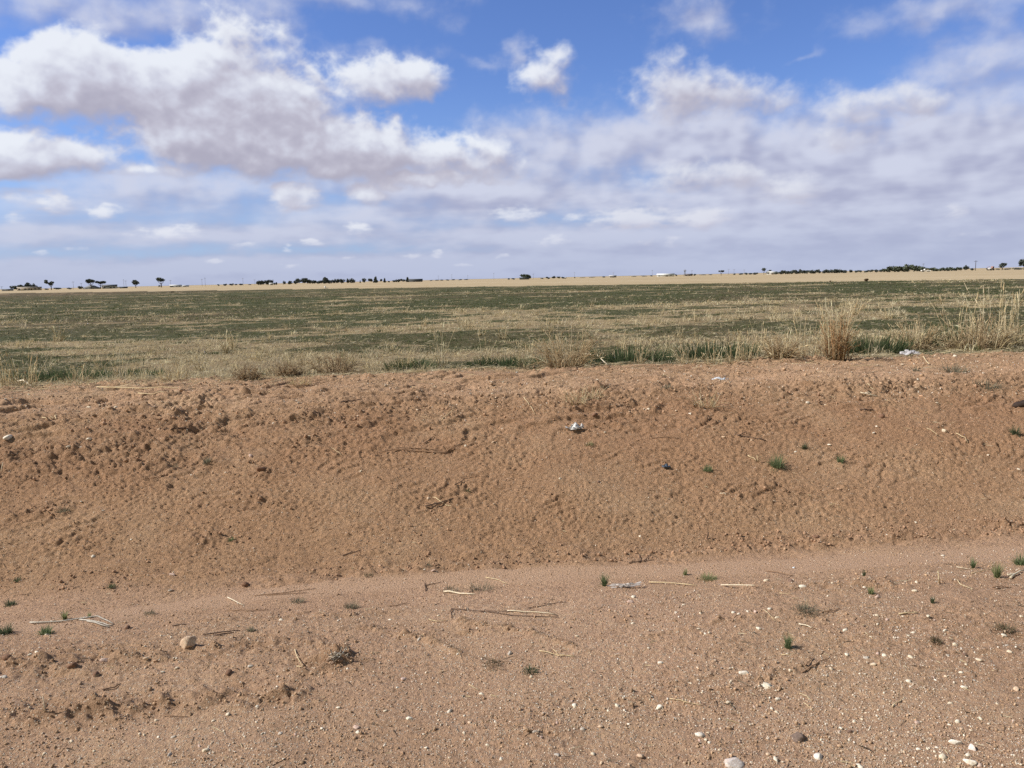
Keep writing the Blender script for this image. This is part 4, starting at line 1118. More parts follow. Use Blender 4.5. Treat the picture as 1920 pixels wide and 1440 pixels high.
for w in WEEDS:
    make_weed(*w)

# ------------------------------------------------------------------ litter
def crumple(label, name, px, py, wpx, hpx, col, seed, cat='litter', yaw=0.0, stand=0.6, mat=None, holes=False):
    x, y, z = at(px, py)
    d = math.sqrt(x * x + y * y)
    W_, H_ = wpx / FPX * d, hpx / FPX * d
    n = 16
    u, v = np.meshgrid(np.linspace(-.5, .5, n), np.linspace(-.5, .5, n))
    f1 = fbm(u * 3 + seed, v * 3, 4, seed); f2 = fbm(u * 3 + seed, v * 3 + 9, 4, seed + 3); f3 = fbm(u * 4, v * 4 + seed, 4, seed + 7)
    edge = np.clip(1 - 2 * np.maximum(np.abs(u), np.abs(v)) ** 2.0, 0.25, 1)
    X = u * W_ * (1 + .5 * f1) + .25 * W_ * f2
    Yy = v * H_ * 1.1 + .3 * H_ * f1
    Z = (.5 + f3) * H_ * stand * edge * .9 + np.abs(f2) * H_ * .35
    Z = Z - Z.min()
    co = np.stack([X, Yy, Z], -1).reshape(-1, 3)
    idx = np.arange(n * n).reshape(n, n)
    q = np.stack([idx[:-1, :-1], idx[:-1, 1:], idx[1:, 1:], idx[1:, :-1]], -1).reshape(-1, 4)
    if holes:
        q = q[fbm(co[q].mean(1)[:, 0] / W_ * 4, co[q].mean(1)[:, 1] / H_ * 4, 3, seed + 11) > -.15]
    c = np.array(col)[None] * (1 + .3 * f1.ravel()[:, None])
    me = quad_mesh('litter', co, q, False); colour_attr(me, np.clip(c, 0, .92))
    ob = thing(name, me, mat or M_rag, label, cat, None, (x, y, z + .002))
    ob.rotation_euler = (0, 0, yaw)
crumple('crumpled white rag of plastic bag on the upper slope', 'plastic_scrap', 1079, 807, 22, 27, (.80, .79, .77), 3, yaw=-.9, stand=.5)
crumple('crumpled bluish white foil wrapper on the lip below the weeds', 'wrapper', 1350, 708, 28, 13, (.66, .70, .76), 21, yaw=.2, stand=.6)
crumple('small dark blue and grey scrap on the red slope', 'wrapper', 1248, 877, 15, 10, (.10, .13, .18), 33, yaw=.4, stand=.7)
crumple('white plastic sheet scrap at the foot of the tan bush', 'plastic_scrap', 1706, 667, 28, 12, (.62, .60, .62), 41, yaw=.1, stand=.9)
crumple('flat white paper scrap beside the white plastic sheet', 'paper_scrap', 1672, 672, 26, 6, (.80, .77, .70), 47, stand=.4)
crumple('torn clear plastic lying beside the feathery green weed', 'plastic_film', 1172, 1103, 50, 14, (.56, .50, .46), 61, stand=.5, yaw=.15, holes=True)
# weathered dark board end at the frame edge
def plank():
    x, y, z = at(1922, 760)
    d = math.hypot(x, y)
    L, w, h = 44 / FPX * d, .045, 7.5 / FPX * d
    n = 14
    xs = np.linspace(-L * .45, L * 1.2, n)
    v = []
    for i, a in enumerate(xs):
        e = min(1, .35 + i * .3) * (1 + .18 * math.sin(i * 1.9))
        for (b, c) in ((-w, 0), (w, 0), (w * .9, h * e), (-w * .9, h * e * .9)):
            v.append((a, b * e, c))
    f = []
    for i in range(n - 1):
        for k in range(4):
            a0, a1 = i * 4 + k, i * 4 + (k + 1) % 4
            f += [(a0, a1, a1 + 4), (a0, a1 + 4, a0 + 4)]
    f += [(0, 2, 1), (0, 3, 2), ((n - 1) * 4, (n - 1) * 4 + 1, (n - 1) * 4 + 2), ((n - 1) * 4, (n - 1) * 4 + 2, (n - 1) * 4 + 3)]
    thing('wood_chunk', mesh_of(np.array(v), np.array(f), (.055, .038, .03), 'wood'), M_twig, 'dark weathered chunk of wood on the upper slope at the frame edge', 'wood', None, (x, y, z)).rotation_euler = (0, 0, R(6))
plank()
# tangled stub of an old root with soil
def root_clump():
    x, y, z = at(630, 1248)
    segs = []
    for i in range(46):
        a = rng.uniform(0, 6.28); L = rng.uniform(.02, .055)
        p0 = np.array((rng.normal(0, .014), rng.normal(0, .012), rng.uniform(.002, .03)))
        dr = np.array((math.cos(a) * .7, math.sin(a) * .4, rng.uniform(-.2, .7)))
        p1 = p0 + dr * L * .5; p2 = p1 + (dr + rng.normal(0, .5, 3)) * L * .5
        v, f = tube([p0, p1, p2], .0022, .0012, None, 4)
        v[:, 2] = np.maximum(v[:, 2], -.004)
        segs.append((v, f, np.array([(.62, .58, .50), (.20, .16, .13), (.45, .37, .28)][i % 3])))
    for k in range(5):
        v = stone_verts(ICO1[0], 700 + k, (1, .8, .8), 4) * rng.uniform(.008, .016) + np.array((rng.normal(0, .02), rng.normal(0, .012), .008))
        segs.append((v, ICO1[1], np.array((.30, .20, .14))))
    v, f, c = merge(segs)
    thing('root_clump', mesh_of(v, f, c, 'root'), M_twig, 'tangled stub of dry roots and soil on the verge', 'roots', None, (x, y, z))
root_clump()
# ------------------------------------------------------------------ grass and stubble of the field: nobody could count the blades
def blade_mesh(name, base, H, az, lean, width, col, bend):
    """two-piece blades, all in one mesh; arrays of length n"""
    n = len(base)
    d = np.stack([np.cos(az), np.sin(az), np.zeros(n)], -1)
    sa = az + math.pi / 2 + rng.uniform(-1.0, 1.0, n)
    lying = (np.abs(lean) > 1.15).astype(float)          # a fallen stalk is round: give it height as well as width
    side = np.stack([np.cos(sa) * (1 - .5 * lying), np.sin(sa) * (1 - .5 * lying), .85 * lying], -1) * (width * 0.5)[:, None]
    up = np.array((0, 0, 1.0))
    l1, l2 = lean, lean + bend
    mid = base + (d * np.sin(l1)[:, None] + up * np.cos(l1)[:, None]) * (H * 0.55)[:, None]
    tip = mid + (d * np.sin(l2)[:, None] + up * np.cos(l2)[:, None]) * (H * 0.50)[:, None]
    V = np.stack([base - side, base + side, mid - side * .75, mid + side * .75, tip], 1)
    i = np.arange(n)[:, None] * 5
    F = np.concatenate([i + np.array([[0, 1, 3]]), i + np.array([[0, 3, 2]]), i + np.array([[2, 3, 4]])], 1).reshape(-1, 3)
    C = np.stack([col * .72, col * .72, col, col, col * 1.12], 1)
    me = quad_mesh(name, V.reshape(-1, 3), F, False)
    colour_attr(me, np.clip(C.reshape(-1, 3), 0, .9))
    return me

def field_points(n, t0, t1):
    inv = rng.uniform(1 / t1, 1 / t0, n)
    t = 1 / inv
    half = 0.70 * t + 0.6
    s = rng.uniform(-1, 1, n) * half + t * math.tan(TH)
    return s * CT - t * ST, s * ST + t * CT, t, s

PAL_STRAW = np.array([(.68, .57, .35), (.78, .68, .45), (.58, .47, .27), (.64, .55, .38)])
PAL_GREEN = np.array([(.108, .138, .052), (.148, .178, .070), (.076, .098, .042), (.180, .200, .092)])
PAL_DEAD = np.array([(.24, .19, .125), (.32, .26, .18), (.19, .15, .10)])
def cover_colours(x, y):
    n = len(x)
    f = straw_share(x, y)
    r = rng.random(n)
    c = PAL_GREEN[rng.integers(0, 4, n)]
    dead = rng.random(n) < .15 + .25 * sstep(-x / np.maximum(y, 1), .1, .7) * sstep(y, 30, 80)
    c = np.where(dead[:, None], PAL_DEAD[rng.integers(0, 3, n)], c)
    s = r < f * .95
    c = np.where(s[:, None], PAL_STRAW[rng.integers(0, 4, n)], c)
    return c * rng.uniform(.78, 1.15, n)[:, None], s

def edge_line(s):
    return np.interp(s, [-9, -4.1, -1.7, .9, 4.1, 6, 8, 12], [7.7, 7.8, 8.25, 8.38, 8.15, 8.5, 9.5, 9.9]) + .16 * fbm(s * .7, s * 0 + 2.2, 4, 531) + .10 * perlin(s * 3.1, s * 0, 533)

def build_field_grass():
    parts = []
    def tufts(n, per, t0, t1, h, spread, lean, wide=1.0, min_keep=None):
        x, y, t, s = field_points(n, t0, t1)
        keep = (t > edge_line(s) + rng.exponential(.10, n)) & (field_edge(x, y) < 4)
        if min_keep is not None:
            keep &= min_keep(x, y, t, s)
        x, y, t, s = x[keep], y[keep], t[keep], s[keep]
        n = len(x)
        col, is_straw = cover_colours(x, y)
        hs = h * rng.uniform(.4, 1.3, n) * np.where(is_straw, 1.25, .75)
        X = np.repeat(x, per); Y = np.repeat(y, per); Hs = np.repeat(hs, per)
        m = len(X)
        r = np.abs(rng.normal(0, spread, m)); a = rng.uniform(0, 6.283, m)
        X = X + r * np.cos(a); Y = Y + r * np.sin(a)
        C = np.repeat(col, per, 0) * rng.uniform(.75, 1.2, m)[:, None]
        mixin = rng.random(m) < .16
        c2, _ = cover_colours(X, Y)
        C = np.where(mixin[:, None], c2, C)
        Z = height(X, Y) - .004
        d = np.hypot(X, Y)
        parts.append((np.stack([X, Y, Z], -1), Hs * rng.uniform(.5, 1.2, m), np.where(rng.random(m) < .5, a, rng.uniform(0, 6.283, m)), np.abs(rng.normal(lean, .3, m)), np.maximum(.0030, .00060 * d) * wide, C, rng.uniform(.1, .9, m)))
    tufts(7500, 10, 7.6, 15, .050, .05, .80)
    tufts(10500, 9, 12, 32, .065, .06, .66)
    tufts(12000, 7, 28, 90, .085, .11, .6)
    tufts(5000, 6, 60, 150, .10, .25, .55)
    # taller dry tufts standing over the cover
    tufts(420, 20, 8.7, 20, .15, .05, .5, 1.0, lambda x, y, t, s: straw_share(x, y) > .5)
    tufts(1000, 16, 18, 70, .17, .09, .5, 1.0, lambda x, y, t, s: straw_share(x, y) > .5)
    # cut straw lying flat
    x, y, t, s = field_points(9000, 7.6, 45)
    k = t > edge_line(s) - .1 - rng.exponential(.22, len(t)) * (rng.random(len(t)) < .4)
    x, y = x[k], y[k]; n = len(x)
    col = PAL_STRAW[rng.integers(0, 4, n)] * rng.uniform(.75, 1.15, n)[:, None]
    d = np.hypot(x, y)
    parts.append((np.stack([x, y, height(x, y) + rng.uniform(.004, .03, n)], -1), rng.uniform(.06, .22, n), rng.uniform(0, 6.283, n), rng.normal(1.45, .1, n), np.maximum(.0028, .00050 * d), col, rng.normal(0, .12, n)))
    # the same on the crumbly lip in front, thickest where cut stalks lie along the edge
    x, y, t, s = pick_points(2600, 6.6, 9.3)
    k = rng.random(len(t)) < (sstep(t, 6.6, 8.4) * .55 + 1.2 * sstep(t - edge_line(s), -.75, -.1) * sstep(-s, .8, 2.0)) * (0.35 + 0.9 * sstep(fbm(s * .6, t, 3, 541), -.1, .4))
    x, y = x[k], y[k]; n = len(x)
    col = np.concatenate([PAL_STRAW, PAL_DEAD * 1.6, PAL_DEAD])[rng.integers(0, 10, n)] * rng.uniform(.8, 1.15, n)[:, None]
    parts.append((np.stack([x, y, height(x, y) + .009], -1), rng.uniform(.04, .18, n) * np.where(rng.random(n) < .14, 2.0, 1), np.where(rng.random(n) < .5, rng.normal(0, .5, n), rng.uniform(0, 6.283, n)), rng.normal(1.47, .10, n), np.full(n, .0058), col, rng.normal(0, .15, n)))
    cat = [np.concatenate([p[i] for p in parts]) for i in range(7)]
    me = blade_mesh('field_grass', *cat)
    thing('field_grass', me, M_straw, 'low green and straw coloured grass cover of the field', 'grass', kind='stuff')
build_field_grass()

def build_litter_straw():
    """small broken straws all over the bare soil"""
    xs, ys = [], []
    for n, a, b in ((900, 2.1, 4.4), (900, 4.4, 6.4), (1500, 6.2, 8.8)):
        x, y, t, s = pick_points(n, a, b); xs.append(x); ys.append(y)
    x = np.concatenate(xs); y = np.concatenate(ys); n = len(x)
    L = rng.uniform(.008, .045, n) * np.where(rng.random(n) < .2, 2, 1)
    col = np.concatenate([PAL_STRAW, PAL_DEAD * .9, PAL_DEAD * .35])[rng.integers(0, 10, n)] * rng.uniform(.8, 1.1, n)[:, None]
    me = blade_mesh('straw_litter', np.stack([x, y, height(x, y) + .003], -1), L, rng.uniform(0, 6.283, n), rng.normal(1.45, .1, n), np.full(n, .0034), col, rng.normal(0, .15, n))
    thing('straw_litter', me, M_straw, 'short broken bits of straw scattered on the bare soil', 'straw', kind='stuff')
build_litter_straw()

# ------------------------------------------------------------------ plants along the field edge, each one a thing
def stems(n, spread, h0, h1, w, lean, col, twigs=0, twig_len=.3, seedy=0.0, bend=.35, taper=.45):
    """upright dry stems with side twigs and seed heads; returns verts, tris, colours"""
    out = []
    for i in range(n):
        a = rng.uniform(0, 6.283); ln = abs(rng.normal(0, lean)); H = rng.uniform(h0, h1)
        d = np.array((math.cos(a), math.sin(a), 0))
        p = d * spread * math.sqrt(rng.random()) * np.array((1, .8, 1))
        pts = [p]
        ang = ln * .5
        for k in range(4):
            ang += bend * ln * rng.uniform(.3, 1.3)
            p = p + (d * math.sin(ang) + np.array((0, 0, math.cos(ang)))) * H / 4 + rng.normal(0, .006, 3)
            pts.append(p)
        c = np.array(col[rng.integers(0, len(col))]) * rng.uniform(.75, 1.15)
        v, f = tube(pts, w * .5, w * .5 * taper, None, 3)
        out.append((v, f, c))
        for _ in range(twigs):
            q = rng.uniform(.25, 1.0) * 4; k = min(3, int(q)); b = pts[k] + (pts[k + 1] - pts[k]) * (q - k)
            ta = rng.uniform(0, 6.283); tl = H * twig_len * rng.uniform(.4, 1.1)
            e = b + np.array((math.cos(ta) * .75, math.sin(ta) * .75, rng.uniform(.3, 1.0))) * tl
            v, f = tube([b, (b + e) / 2 + rng.normal(0, .01, 3), e], w * .34, w * .18, None, 3)
            out.append((v, f, c * rng.uniform(.85, 1.1)))
        if seedy and rng.random() < seedy:
            m = 7
            v, f = tube([pts[-1] + (pts[-1] - pts[-2]) * (j / m) * .7 for j in range(m)], w * .9, w * .3, None, 4)
            out.append((v, f, c * 1.05))
    return merge(out)

C_STRAW = [(.78, .66, .42), (.84, .74, .52), (.68, .56, .35)]
C_TAN = [(.66, .52, .32), (.74, .60, .39), (.56, .42, .26)]
C_RUST = [(.60, .38, .20), (.68, .47, .26), (.50, .30, .15)]
C_BROWN = [(.50, .37, .23), (.56, .42, .27), (.38, .27, .17)]
C_OLIVE = [(.13, .16, .075), (.19, .21, .11), (.09, .12, .055)]
C_GREEN = [(.095, .130, .055), (.135, .170, .078), (.075, .098, .05)]

EDGE = [  # foot (photograph point), height, width in photograph pixels, form, label, category
 (1570,676,98,66,'rust','tall dense rust coloured dry bush, reddest along the grass edge','bush'),
 (1715,657,58,86,'tan','rounded tan dry bush behind the white plastic scrap','bush'),
 (1062,690,80,120,'tan','wide tan dry bush leaning over dark green clumps','bush'),
 (628,702,48,110,'tumble','low brown tumbleweed at the grass edge','bush'),
 (1465,678,52,64,'tan','golden dry tuft between pale stalks and the rust coloured bush','bush'),
 (1835,655,62,120,'tan','broad pale tan tussock with a dark base','bush'),
 (1795,654,84,54,'stalk','splayed pale stalks rising beside the broad tussock','dry grass'),
 (1868,652,102,70,'stalk','tallest straight pale stalks rising out of the broad tussock','dry grass'),
 (1908,650,95,40,'stalk','tall pale stalks at the frame edge of the grass','dry grass'),
 (1515,674,78,56,'stalk','stand of upright pale stalks next to the rust coloured bush','dry grass'),
 (1545,674,70,30,'stalk','narrow bunch of pale stalks touching the rust coloured bush','dry grass'),
 (1400,680,52,44,'stalk','thin pale stalks over a dark green clump','dry grass'),
 (1375,682,58,26,'stalk','single leaning bunch of seedy straw over dark green','dry grass'),
 (1290,684,44,40,'stalk','short yellowish stalks between two dark green clumps','dry grass'),
 (1340,684,40,40,'stalk','short splayed straw before the longer dark green clump','dry grass'),
 (1200,686,46,24,'stalk','slender bent stalk pair inside the dark green clump','dry grass'),
 (828,692,88,26,'stalk','two tall thin stems standing alone above the grass','dry grass'),
 (910,690,60,30,'stalk','thin pale stalks over the low green clump','dry grass'),
 (985,690,50,40,'stalk','thin straw stalks touching the wide tan bush','dry grass'),
 (760,694,36,40,'stalk','short straw tuft beside two tall thin stems','dry grass'),
 (700,700,40,40,'stalk','short straw tuft beside the brown tumbleweed','dry grass'),
 (540,706,36,50,'tumble','small brown tumbleweed beside the bigger one','bush'),
 (465,712,30,50,'tumble','dark brown dry tuft over lying straw','bush'),
 (330,716,34,60,'stalk','short straw tuft over grey lying stalks','dry grass'),
 (232,716,46,26,'stalk','leaning pale stalks above the grass edge','dry grass'),
 (150,720,38,40,'stalk','loose pale stalks over green weeds','dry grass'),
 (45,724,56,60,'stalk','tall thin pale grass at the end of the grass edge','dry grass'),
 (8,726,48,30,'stalk','pale grass cut off by the frame at the end of the edge','dry grass'),
 (1180,680,34,170,'green','long dark green clump beside the wide tan bush','weed clump'),
 (1345,672,32,150,'green','dark green clump below thin pale stalks','weed clump'),
 (1640,664,36,110,'green','dark green clump between the rust coloured and rounded tan bushes','weed clump'),
 (1770,650,34,60,'green','small dark green clump between rounded bush and broad tussock','weed clump'),
 (950,690,24,150,'green','low green clump under thin pale stalks','weed clump'),
 (120,712,18,150,'green','low green clump at the end of the grass edge','weed clump'),
 (255,706,14,90,'green','low green clump under the leaning pale stalks','weed clump'),
 (770,694,24,100,'green','low olive clump under two tall thin stems','weed clump'),
 (1425,655,60,30,'stalk','thin stalks standing farther into the field behind dark green','dry grass'),
 (1665,600,26,30,'tuft','pale tuft out in the field beyond the rust coloured bush','dry grass'),
 (1605,590,30,24,'tuft','thin pale tuft out in the field beside the tall rust bush','dry grass'),
 (942,636,26,34,'tuft','pale straw tuft out in the field beyond the thin stalks','dry grass'),
 (1025,625,36,44,'tuft','large pale tuft behind the wide tan bush','dry grass'),
 (1390,600,18,40,'tuft','flat pale tuft far out in the field','dry grass'),
 (905,630,20,30,'tuft','small pale tuft beside another, mid field','dry grass'),
 (440,655,30,20,'tuft','thin dry tuft in the field above the brown tumbleweed','dry grass'),
 (110,640,26,30,'tuft','pale broken stalk in the green part of the field','dry grass'),
 (425,662,46,14,'tuft','single tall straw in the field over green patches','dry grass'),
 (1322,765,30,70,'straw','flattened straw clump on the lip of the ditch','dry grass'),
 (1080,760,36,70,'straw','bleached straw clump on the lip above the white rag','dry grass'),
 (1110,745,24,60,'straw','smaller straw clump behind the bleached one','dry grass'),
 (560,725,18,80,'straw','thin dry grass spilling over the edge by the tumbleweed','dry grass'),
]
def make_edge(px, py, hpx, wpx, form, label, cat):
    x, y, z = at(px, py)
    d = math.hypot(x, y)
    H = hpx / FPX * d; Wd = wpx / FPX * d * .5
    px_m = d / 769.0
    w = max(.004, .75 * px_m)
    if form == 'rust':
        m = [('foliage', merge([stems(95, Wd * .50, H * .35, H * .82, w * .8, .26, C_RUST + C_TAN[:1], 4, .24), stems(24, Wd * .7, H * .2, H * .45, w * .8, .5, C_BROWN, 3, .3)])), ('seed_stalks', stems(22, Wd * .7, H * .8, H * 1.15, w * .8, .22, C_STRAW, 2, .12, .5))]
    elif form == 'tan':
        m = [('foliage', merge([stems(110, Wd * .55, H * .45, H * 1.0, w * .8, .55, C_TAN, 3, .25, bend=.6), stems(50, Wd * .6, H * .2, H * .5, w, .7, C_BROWN, 3, .3)])), ('seed_stalks', stems(34, Wd * .8, H * .4, H * .95, w, .6, C_STRAW, 1, .2, .3))]
    elif form == 'tumble':
        m = merge([stems(95, Wd * .5, H * .45, H * .95, w * .9, .75, C_BROWN, 4, .35, bend=.9), stems(40, Wd * .7, H * .3, H * .9, w * .8, .7, C_TAN, 3, .35, bend=.8)])
    elif form == 'stalk':
        k = max(7, int(wpx * .50))
        m = merge([stems(max(4, int(k * .7)), Wd * .75, H * .5, H * 1.0, w * .8, .26, C_STRAW, 1, .10, .7), stems(k, Wd * .9, H * .2, H * .6, w * .8, .45, C_STRAW + C_TAN, 1, .2, .3)])
    elif form == 'tuft':
        m = merge([stems(14, Wd * .4, H * .5, H * 1.05, w * .8, .35, C_STRAW, 1, .15, .3), stems(10, Wd * .5, H * .25, H * .5, w * .8, .7, C_STRAW, 0)])
    elif form == 'straw':
        m = merge([stems(40, Wd * .55, H * .5, H * 1.3, w * .75, 1.05, C_STRAW, 0, bend=.25), stems(16, Wd * .6, H * .3, H * .8, w * .75, .8, C_TAN, 1, .2)])
    else:
        v1 = blades(int(wpx * 3.2), Wd, H * .55, H * 1.15, max(.009, px_m), .45, *[C_GREEN[0], C_GREEN[1]])
        v2 = blades(int(wpx * 1.6), Wd, H * .3, H * .9, max(.008, px_m), .7, C_GREEN[2], C_OLIVE[1])
        m = merge([v1, v2])
        m[0][:, 1] *= .6
    name = {'bush': 'dry_bush', 'dry grass': 'grass_tussock', 'weed clump': 'weed_clump'}[cat]
    mt = M_straw if form != 'green' else M_leaf
    if isinstance(m, list):
        root = thing(name, None, None, label, cat, None, (x, y, z - .004))
        for pn, (v, f, c) in m:
            v[:, 2] = np.maximum(v[:, 2], -.004)
            part(pn, mesh_of(v, f, np.clip(c, 0, .9), pn), mt, root)
    else:
        v, f, c = m
        v[:, 2] = np.maximum(v[:, 2], -.004)
        thing(name, mesh_of(v, f, np.clip(c, 0, .9), name), mt, label, cat, None, (x, y, z - .004))
for e in EDGE:
    make_edge(*e)
# further look-alike tufts scattered through the near field
for k in range(46):
    px = rnd.uniform(20, 1900); py = rnd.uniform(600, 690) - (px - 960) * .022
    x, y = ground_hit(px, py)
    if float(straw_share(np.array([x]), np.array([y]))[0]) < .35:
        continue
    z = float(height(x, y)[0]); d = math.hypot(x, y)
    H = rnd.uniform(.14, .30); w = max(.003, .5 * d / 769)
    m = merge([stems(12, .05, H * .5, H, w, .3, C_STRAW, 1, .15, .4), stems(12, .08, H * .2, H * .5, w, .7, C_STRAW + C_TAN, 0)])
    thing('grass_tussock', mesh_of(m[0], m[1], m[2], 'grass_tussock'), M_straw, 'small pale tuft of dry grass standing in the near part of the field', 'dry grass', 'small pale tufts in the near part of the field', (x, y, z - .004))
# ------------------------------------------------------------------ far side of the plain: trees, farm buildings, poles
M_far_leaf = tinted('far_foliage', 0.9, 0.2, 3.0)
M_bark = tinted('bark', 0.95, 0.3, 6.0)
M_paint = tinted('farm_building', 0.7, 0.12, 1.2, 0.0, 0.2)
def far_at(px, py, D=None):
    """a spot on the plain below a photograph point, at distance D"""
    d = ray(px, py)
    h = math.hypot(d[0], d[1])
    D = D or 640.0
    x, y = d[0] / h * D, d[1] / h * D
    return x, y, float(height(x, y)[0]), D / h * 0 + D

def crown(w, h, z0, kind, seed, n=170, col=((.050, .062, .060), (.105, .122, .108))):  # leaf colours lightened and blued, painting in distance haze
    """many small leaf clumps through an uneven crown volume"""
    r = np.random.default_rng(seed)
    lobes = []
    k = {'round': 5, 'airy': 7, 'umbrella': 6, 'bush': 4, 'cone': 4, 'block': 8}[kind]
    for i in range(k):
        if kind == 'umbrella':
            lobes.append((r.uniform(-.36, .36) * w, r.uniform(-.3, .3) * w, z0 + h * r.uniform(.55, .78), w * .20, h * .22))
        elif kind == 'airy':
            lobes.append((r.uniform(-.36, .36) * w, r.uniform(-.3, .3) * w, z0 + h * r.uniform(.25, .85), w * r.uniform(.12, .2), h * .16))
        elif kind == 'cone':
            f = i / k
            lobes.append((0, 0, z0 + h * (.15 + .7 * f), w * .42 * (1 - f * .8), h * .2))
        elif kind == 'block':
            lobes.append((r.uniform(-.4, .4) * w, r.uniform(-.2, .2) * w, z0 + h * r.uniform(.3, .7), w * .2, h * .32))
        else:
            lobes.append((r.uniform(-.24, .24) * w, r.uniform(-.24, .24) * w, z0 + h * r.uniform(.32, .70), w * .30, h * .30))
    V, F, C = [], [], []
    for i in range(n):
        lx, ly, lz, lr, lh = lobes[r.integers(0, k)]
        u = r.normal(size=3); u /= np.linalg.norm(u); u *= r.random() ** .4
        p = np.array((lx + u[0] * lr, ly + u[1] * lr, max(lz + u[2] * lh, z0 * .9 + .02 * h)))
        sz = r.uniform(.05, .11) * min(max(w, h), 1.6 * min(w, h))
        a = r.normal(size=3); a /= np.linalg.norm(a); b = np.cross(a, r.normal(size=3)); b /= np.linalg.norm(b)
        o = len(V)
        V += [p + a * sz, p + b * sz, p - a * sz, p - b * sz]
        F += [(o, o + 1, o + 2), (o, o + 2, o + 3)]
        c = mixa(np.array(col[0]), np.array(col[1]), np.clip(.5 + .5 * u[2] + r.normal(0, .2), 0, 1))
        C += [c] * 4
    return np.array(V), np.array(F), np.array(C)

def far_tree(px, hpx, wpx, kind, label, group=None, D=640.0, trunk=False, py=None, col=None, name='tree', base=0.0, cat='tree'):
    x, y, z, D = far_at(px, 520 if py is None else py, D)
    H = hpx / FPX * D * 1.04; Wd = wpx / FPX * D * 1.05
    kw = {} if col is None else {'col': col}
    sd = int(px * 13 + hpx)
    if trunk:
        root = thing(name, None, None, label, cat, group, (x, y, z))
        z0 = H * (.38 if kind in ('airy', 'umbrella') else .30)
        segs = []
        tw = Wd * .045
        v, f = tube([(0, 0, -.2), (Wd * .01, 0, z0 * .6), (0, 0, z0 * 1.1)], tw, tw * .7, None, 6); segs.append((v, f, np.array((.09, .075, .06))))
        for a in range(4):
            an = a * 1.57 + .4
            v, f = tube([(0, 0, z0 * .85), (math.cos(an) * Wd * .16, math.sin(an) * Wd * .16, z0 * 1.3), (math.cos(an) * Wd * .3, math.sin(an) * Wd * .3, H * .72)], tw * .55, tw * .2, None, 5)
            segs.append((v, f, np.array((.09, .075, .06))))
        v, f, c = merge(segs)
        part('trunk', mesh_of(v, f, c, 'trunk'), M_bark, root)
        v, f, c = crown(Wd, H - z0, z0, kind, sd, 260, **kw)
        part('crown', mesh_of(v, f, c, 'crown'), M_far_leaf, root)
    else:
        v, f, c = crown(Wd, H, 0.0, kind, sd, int(150 + 14 * wpx), **kw)
        thing(name, mesh_of(v, f, c, name), M_far_leaf, label, cat, group, (x, y, z))

GREYED = ((.085, .098, .105), (.13, .145, .145))  # paler, bluer leaf colours: more haze painted in for farther shrubs
# standing alone on the far plain
far_tree(94, 15, 15, 'airy', 'slim airy tree alone beside the pale farmhouse', trunk=True)
far_tree(169, 16, 18, 'umbrella', 'spreading dark tree, taller of the pair by the grey hipped roof', trunk=True)
far_tree(187, 13, 14, 'umbrella', 'smaller spreading tree behind the grey hipped roof', trunk=True)
far_tree(253, 14, 13, 'round', 'compact round tree with bare trunk between two farmsteads', trunk=True)
far_tree(301, 16, 19, 'umbrella', 'flat topped umbrella shaped tree with visible branches', trunk=True)
far_tree(1352, 9, 11, 'umbrella', 'small flat topped tree by utility poles', trunk=True, D=560)
far_tree(1432, 12, 9, 'round', 'tall dark tree beside the white house', D=520, trunk=True)
far_tree(1442, 9, 9, 'round', 'lower dark tree touching the white house', D=530)
far_tree(1878, 11, 15, 'round', 'round green tree above the low hedge', trunk=True, D=460)
far_tree(1919, 17, 17, 'round', 'large tree cut off by the frame edge above the hedge', trunk=True, D=460)
far_tree(983, 10, 23, 'round', 'broad domed dark green tree standing apart on the plain', D=600, col=((.055, .070, .058), (.10, .12, .09)))
for px, h, w in ((25, 8, 12), (37, 9, 10), (53, 13, 13), (60, 11, 9), (66, 8, 8)):
    far_tree(px, h, w, 'round', 'dark tree crowding round the pale farmhouse', 'dark trees round the pale farmhouse', D=650)
for px, h, w in ((85, 3, 7), (108, 4, 12), (129, 3, 9), (149, 5, 8), (217, 2.5, 12), (232, 3, 8)):
    far_tree(px, h, w, 'bush', 'low dark bush on the far plain among farmsteads', 'low bushes among the farmsteads', D=650, name='bush', cat='bush')
for px, h, w in ((297, 4, 4), (409, 3, 5), (421, 4, 7), (433, 4, 8), (442, 3, 5), (451, 4, 6), (467, 2, 6)):
    far_tree(px, h, w, 'bush', 'small grey green shrub on the far plain short of the dense row', 'small far shrubs short of the dense row', D=700, name='bush', col=GREYED, cat='bush')
for px, h, w in ((484, 9, 9), (490, 9.5, 9), (496, 9, 9), (502, 9, 9), (507, 9.5, 8), (516, 6, 6)):
    far_tree(px, h, w, 'block', 'dark tree in the dense clipped looking block at the row end', 'dark trees of the dense block', D=600)
for px, h, w in ((532, 7, 6), (544, 8, 9), (553, 8, 8), (559, 11, 12), (570, 12, 13), (578, 10, 8), (584, 8, 8), (590, 8, 7), (597, 6, 8), (602, 8, 8), (609, 12, 14), (616, 9, 8)):
    far_tree(px, h, w, 'round', 'round dark tree in the row beside the white trough', 'round dark trees beside the white trough', D=600)
for px, h, w in ((624, 8, 9), (631, 9, 8), (637, 8, 7), (642, 9, 9), (653, 9, 7), (659, 8.5, 8), (663, 7, 5)):
    far_tree(px, h, w, 'block', 'even topped dark tree towards the gap in the row', 'even topped dark trees before the gap', D=600)
far_tree(675, 6, 3, 'cone', 'narrowest dark tree standing in the gap', D=600)
far_tree(682, 9, 9, 'round', 'round tree next to the narrowest one', D=600)
far_tree(694, 8, 9, 'round', 'round tree at the foot of the pointed pair', D=600)
far_tree(704, 13, 10, 'cone', 'tallest pointed tree of the broken row', D=600)
far_tree(714, 7, 5, 'round', 'small round tree just past the tallest pointed one', D=600)
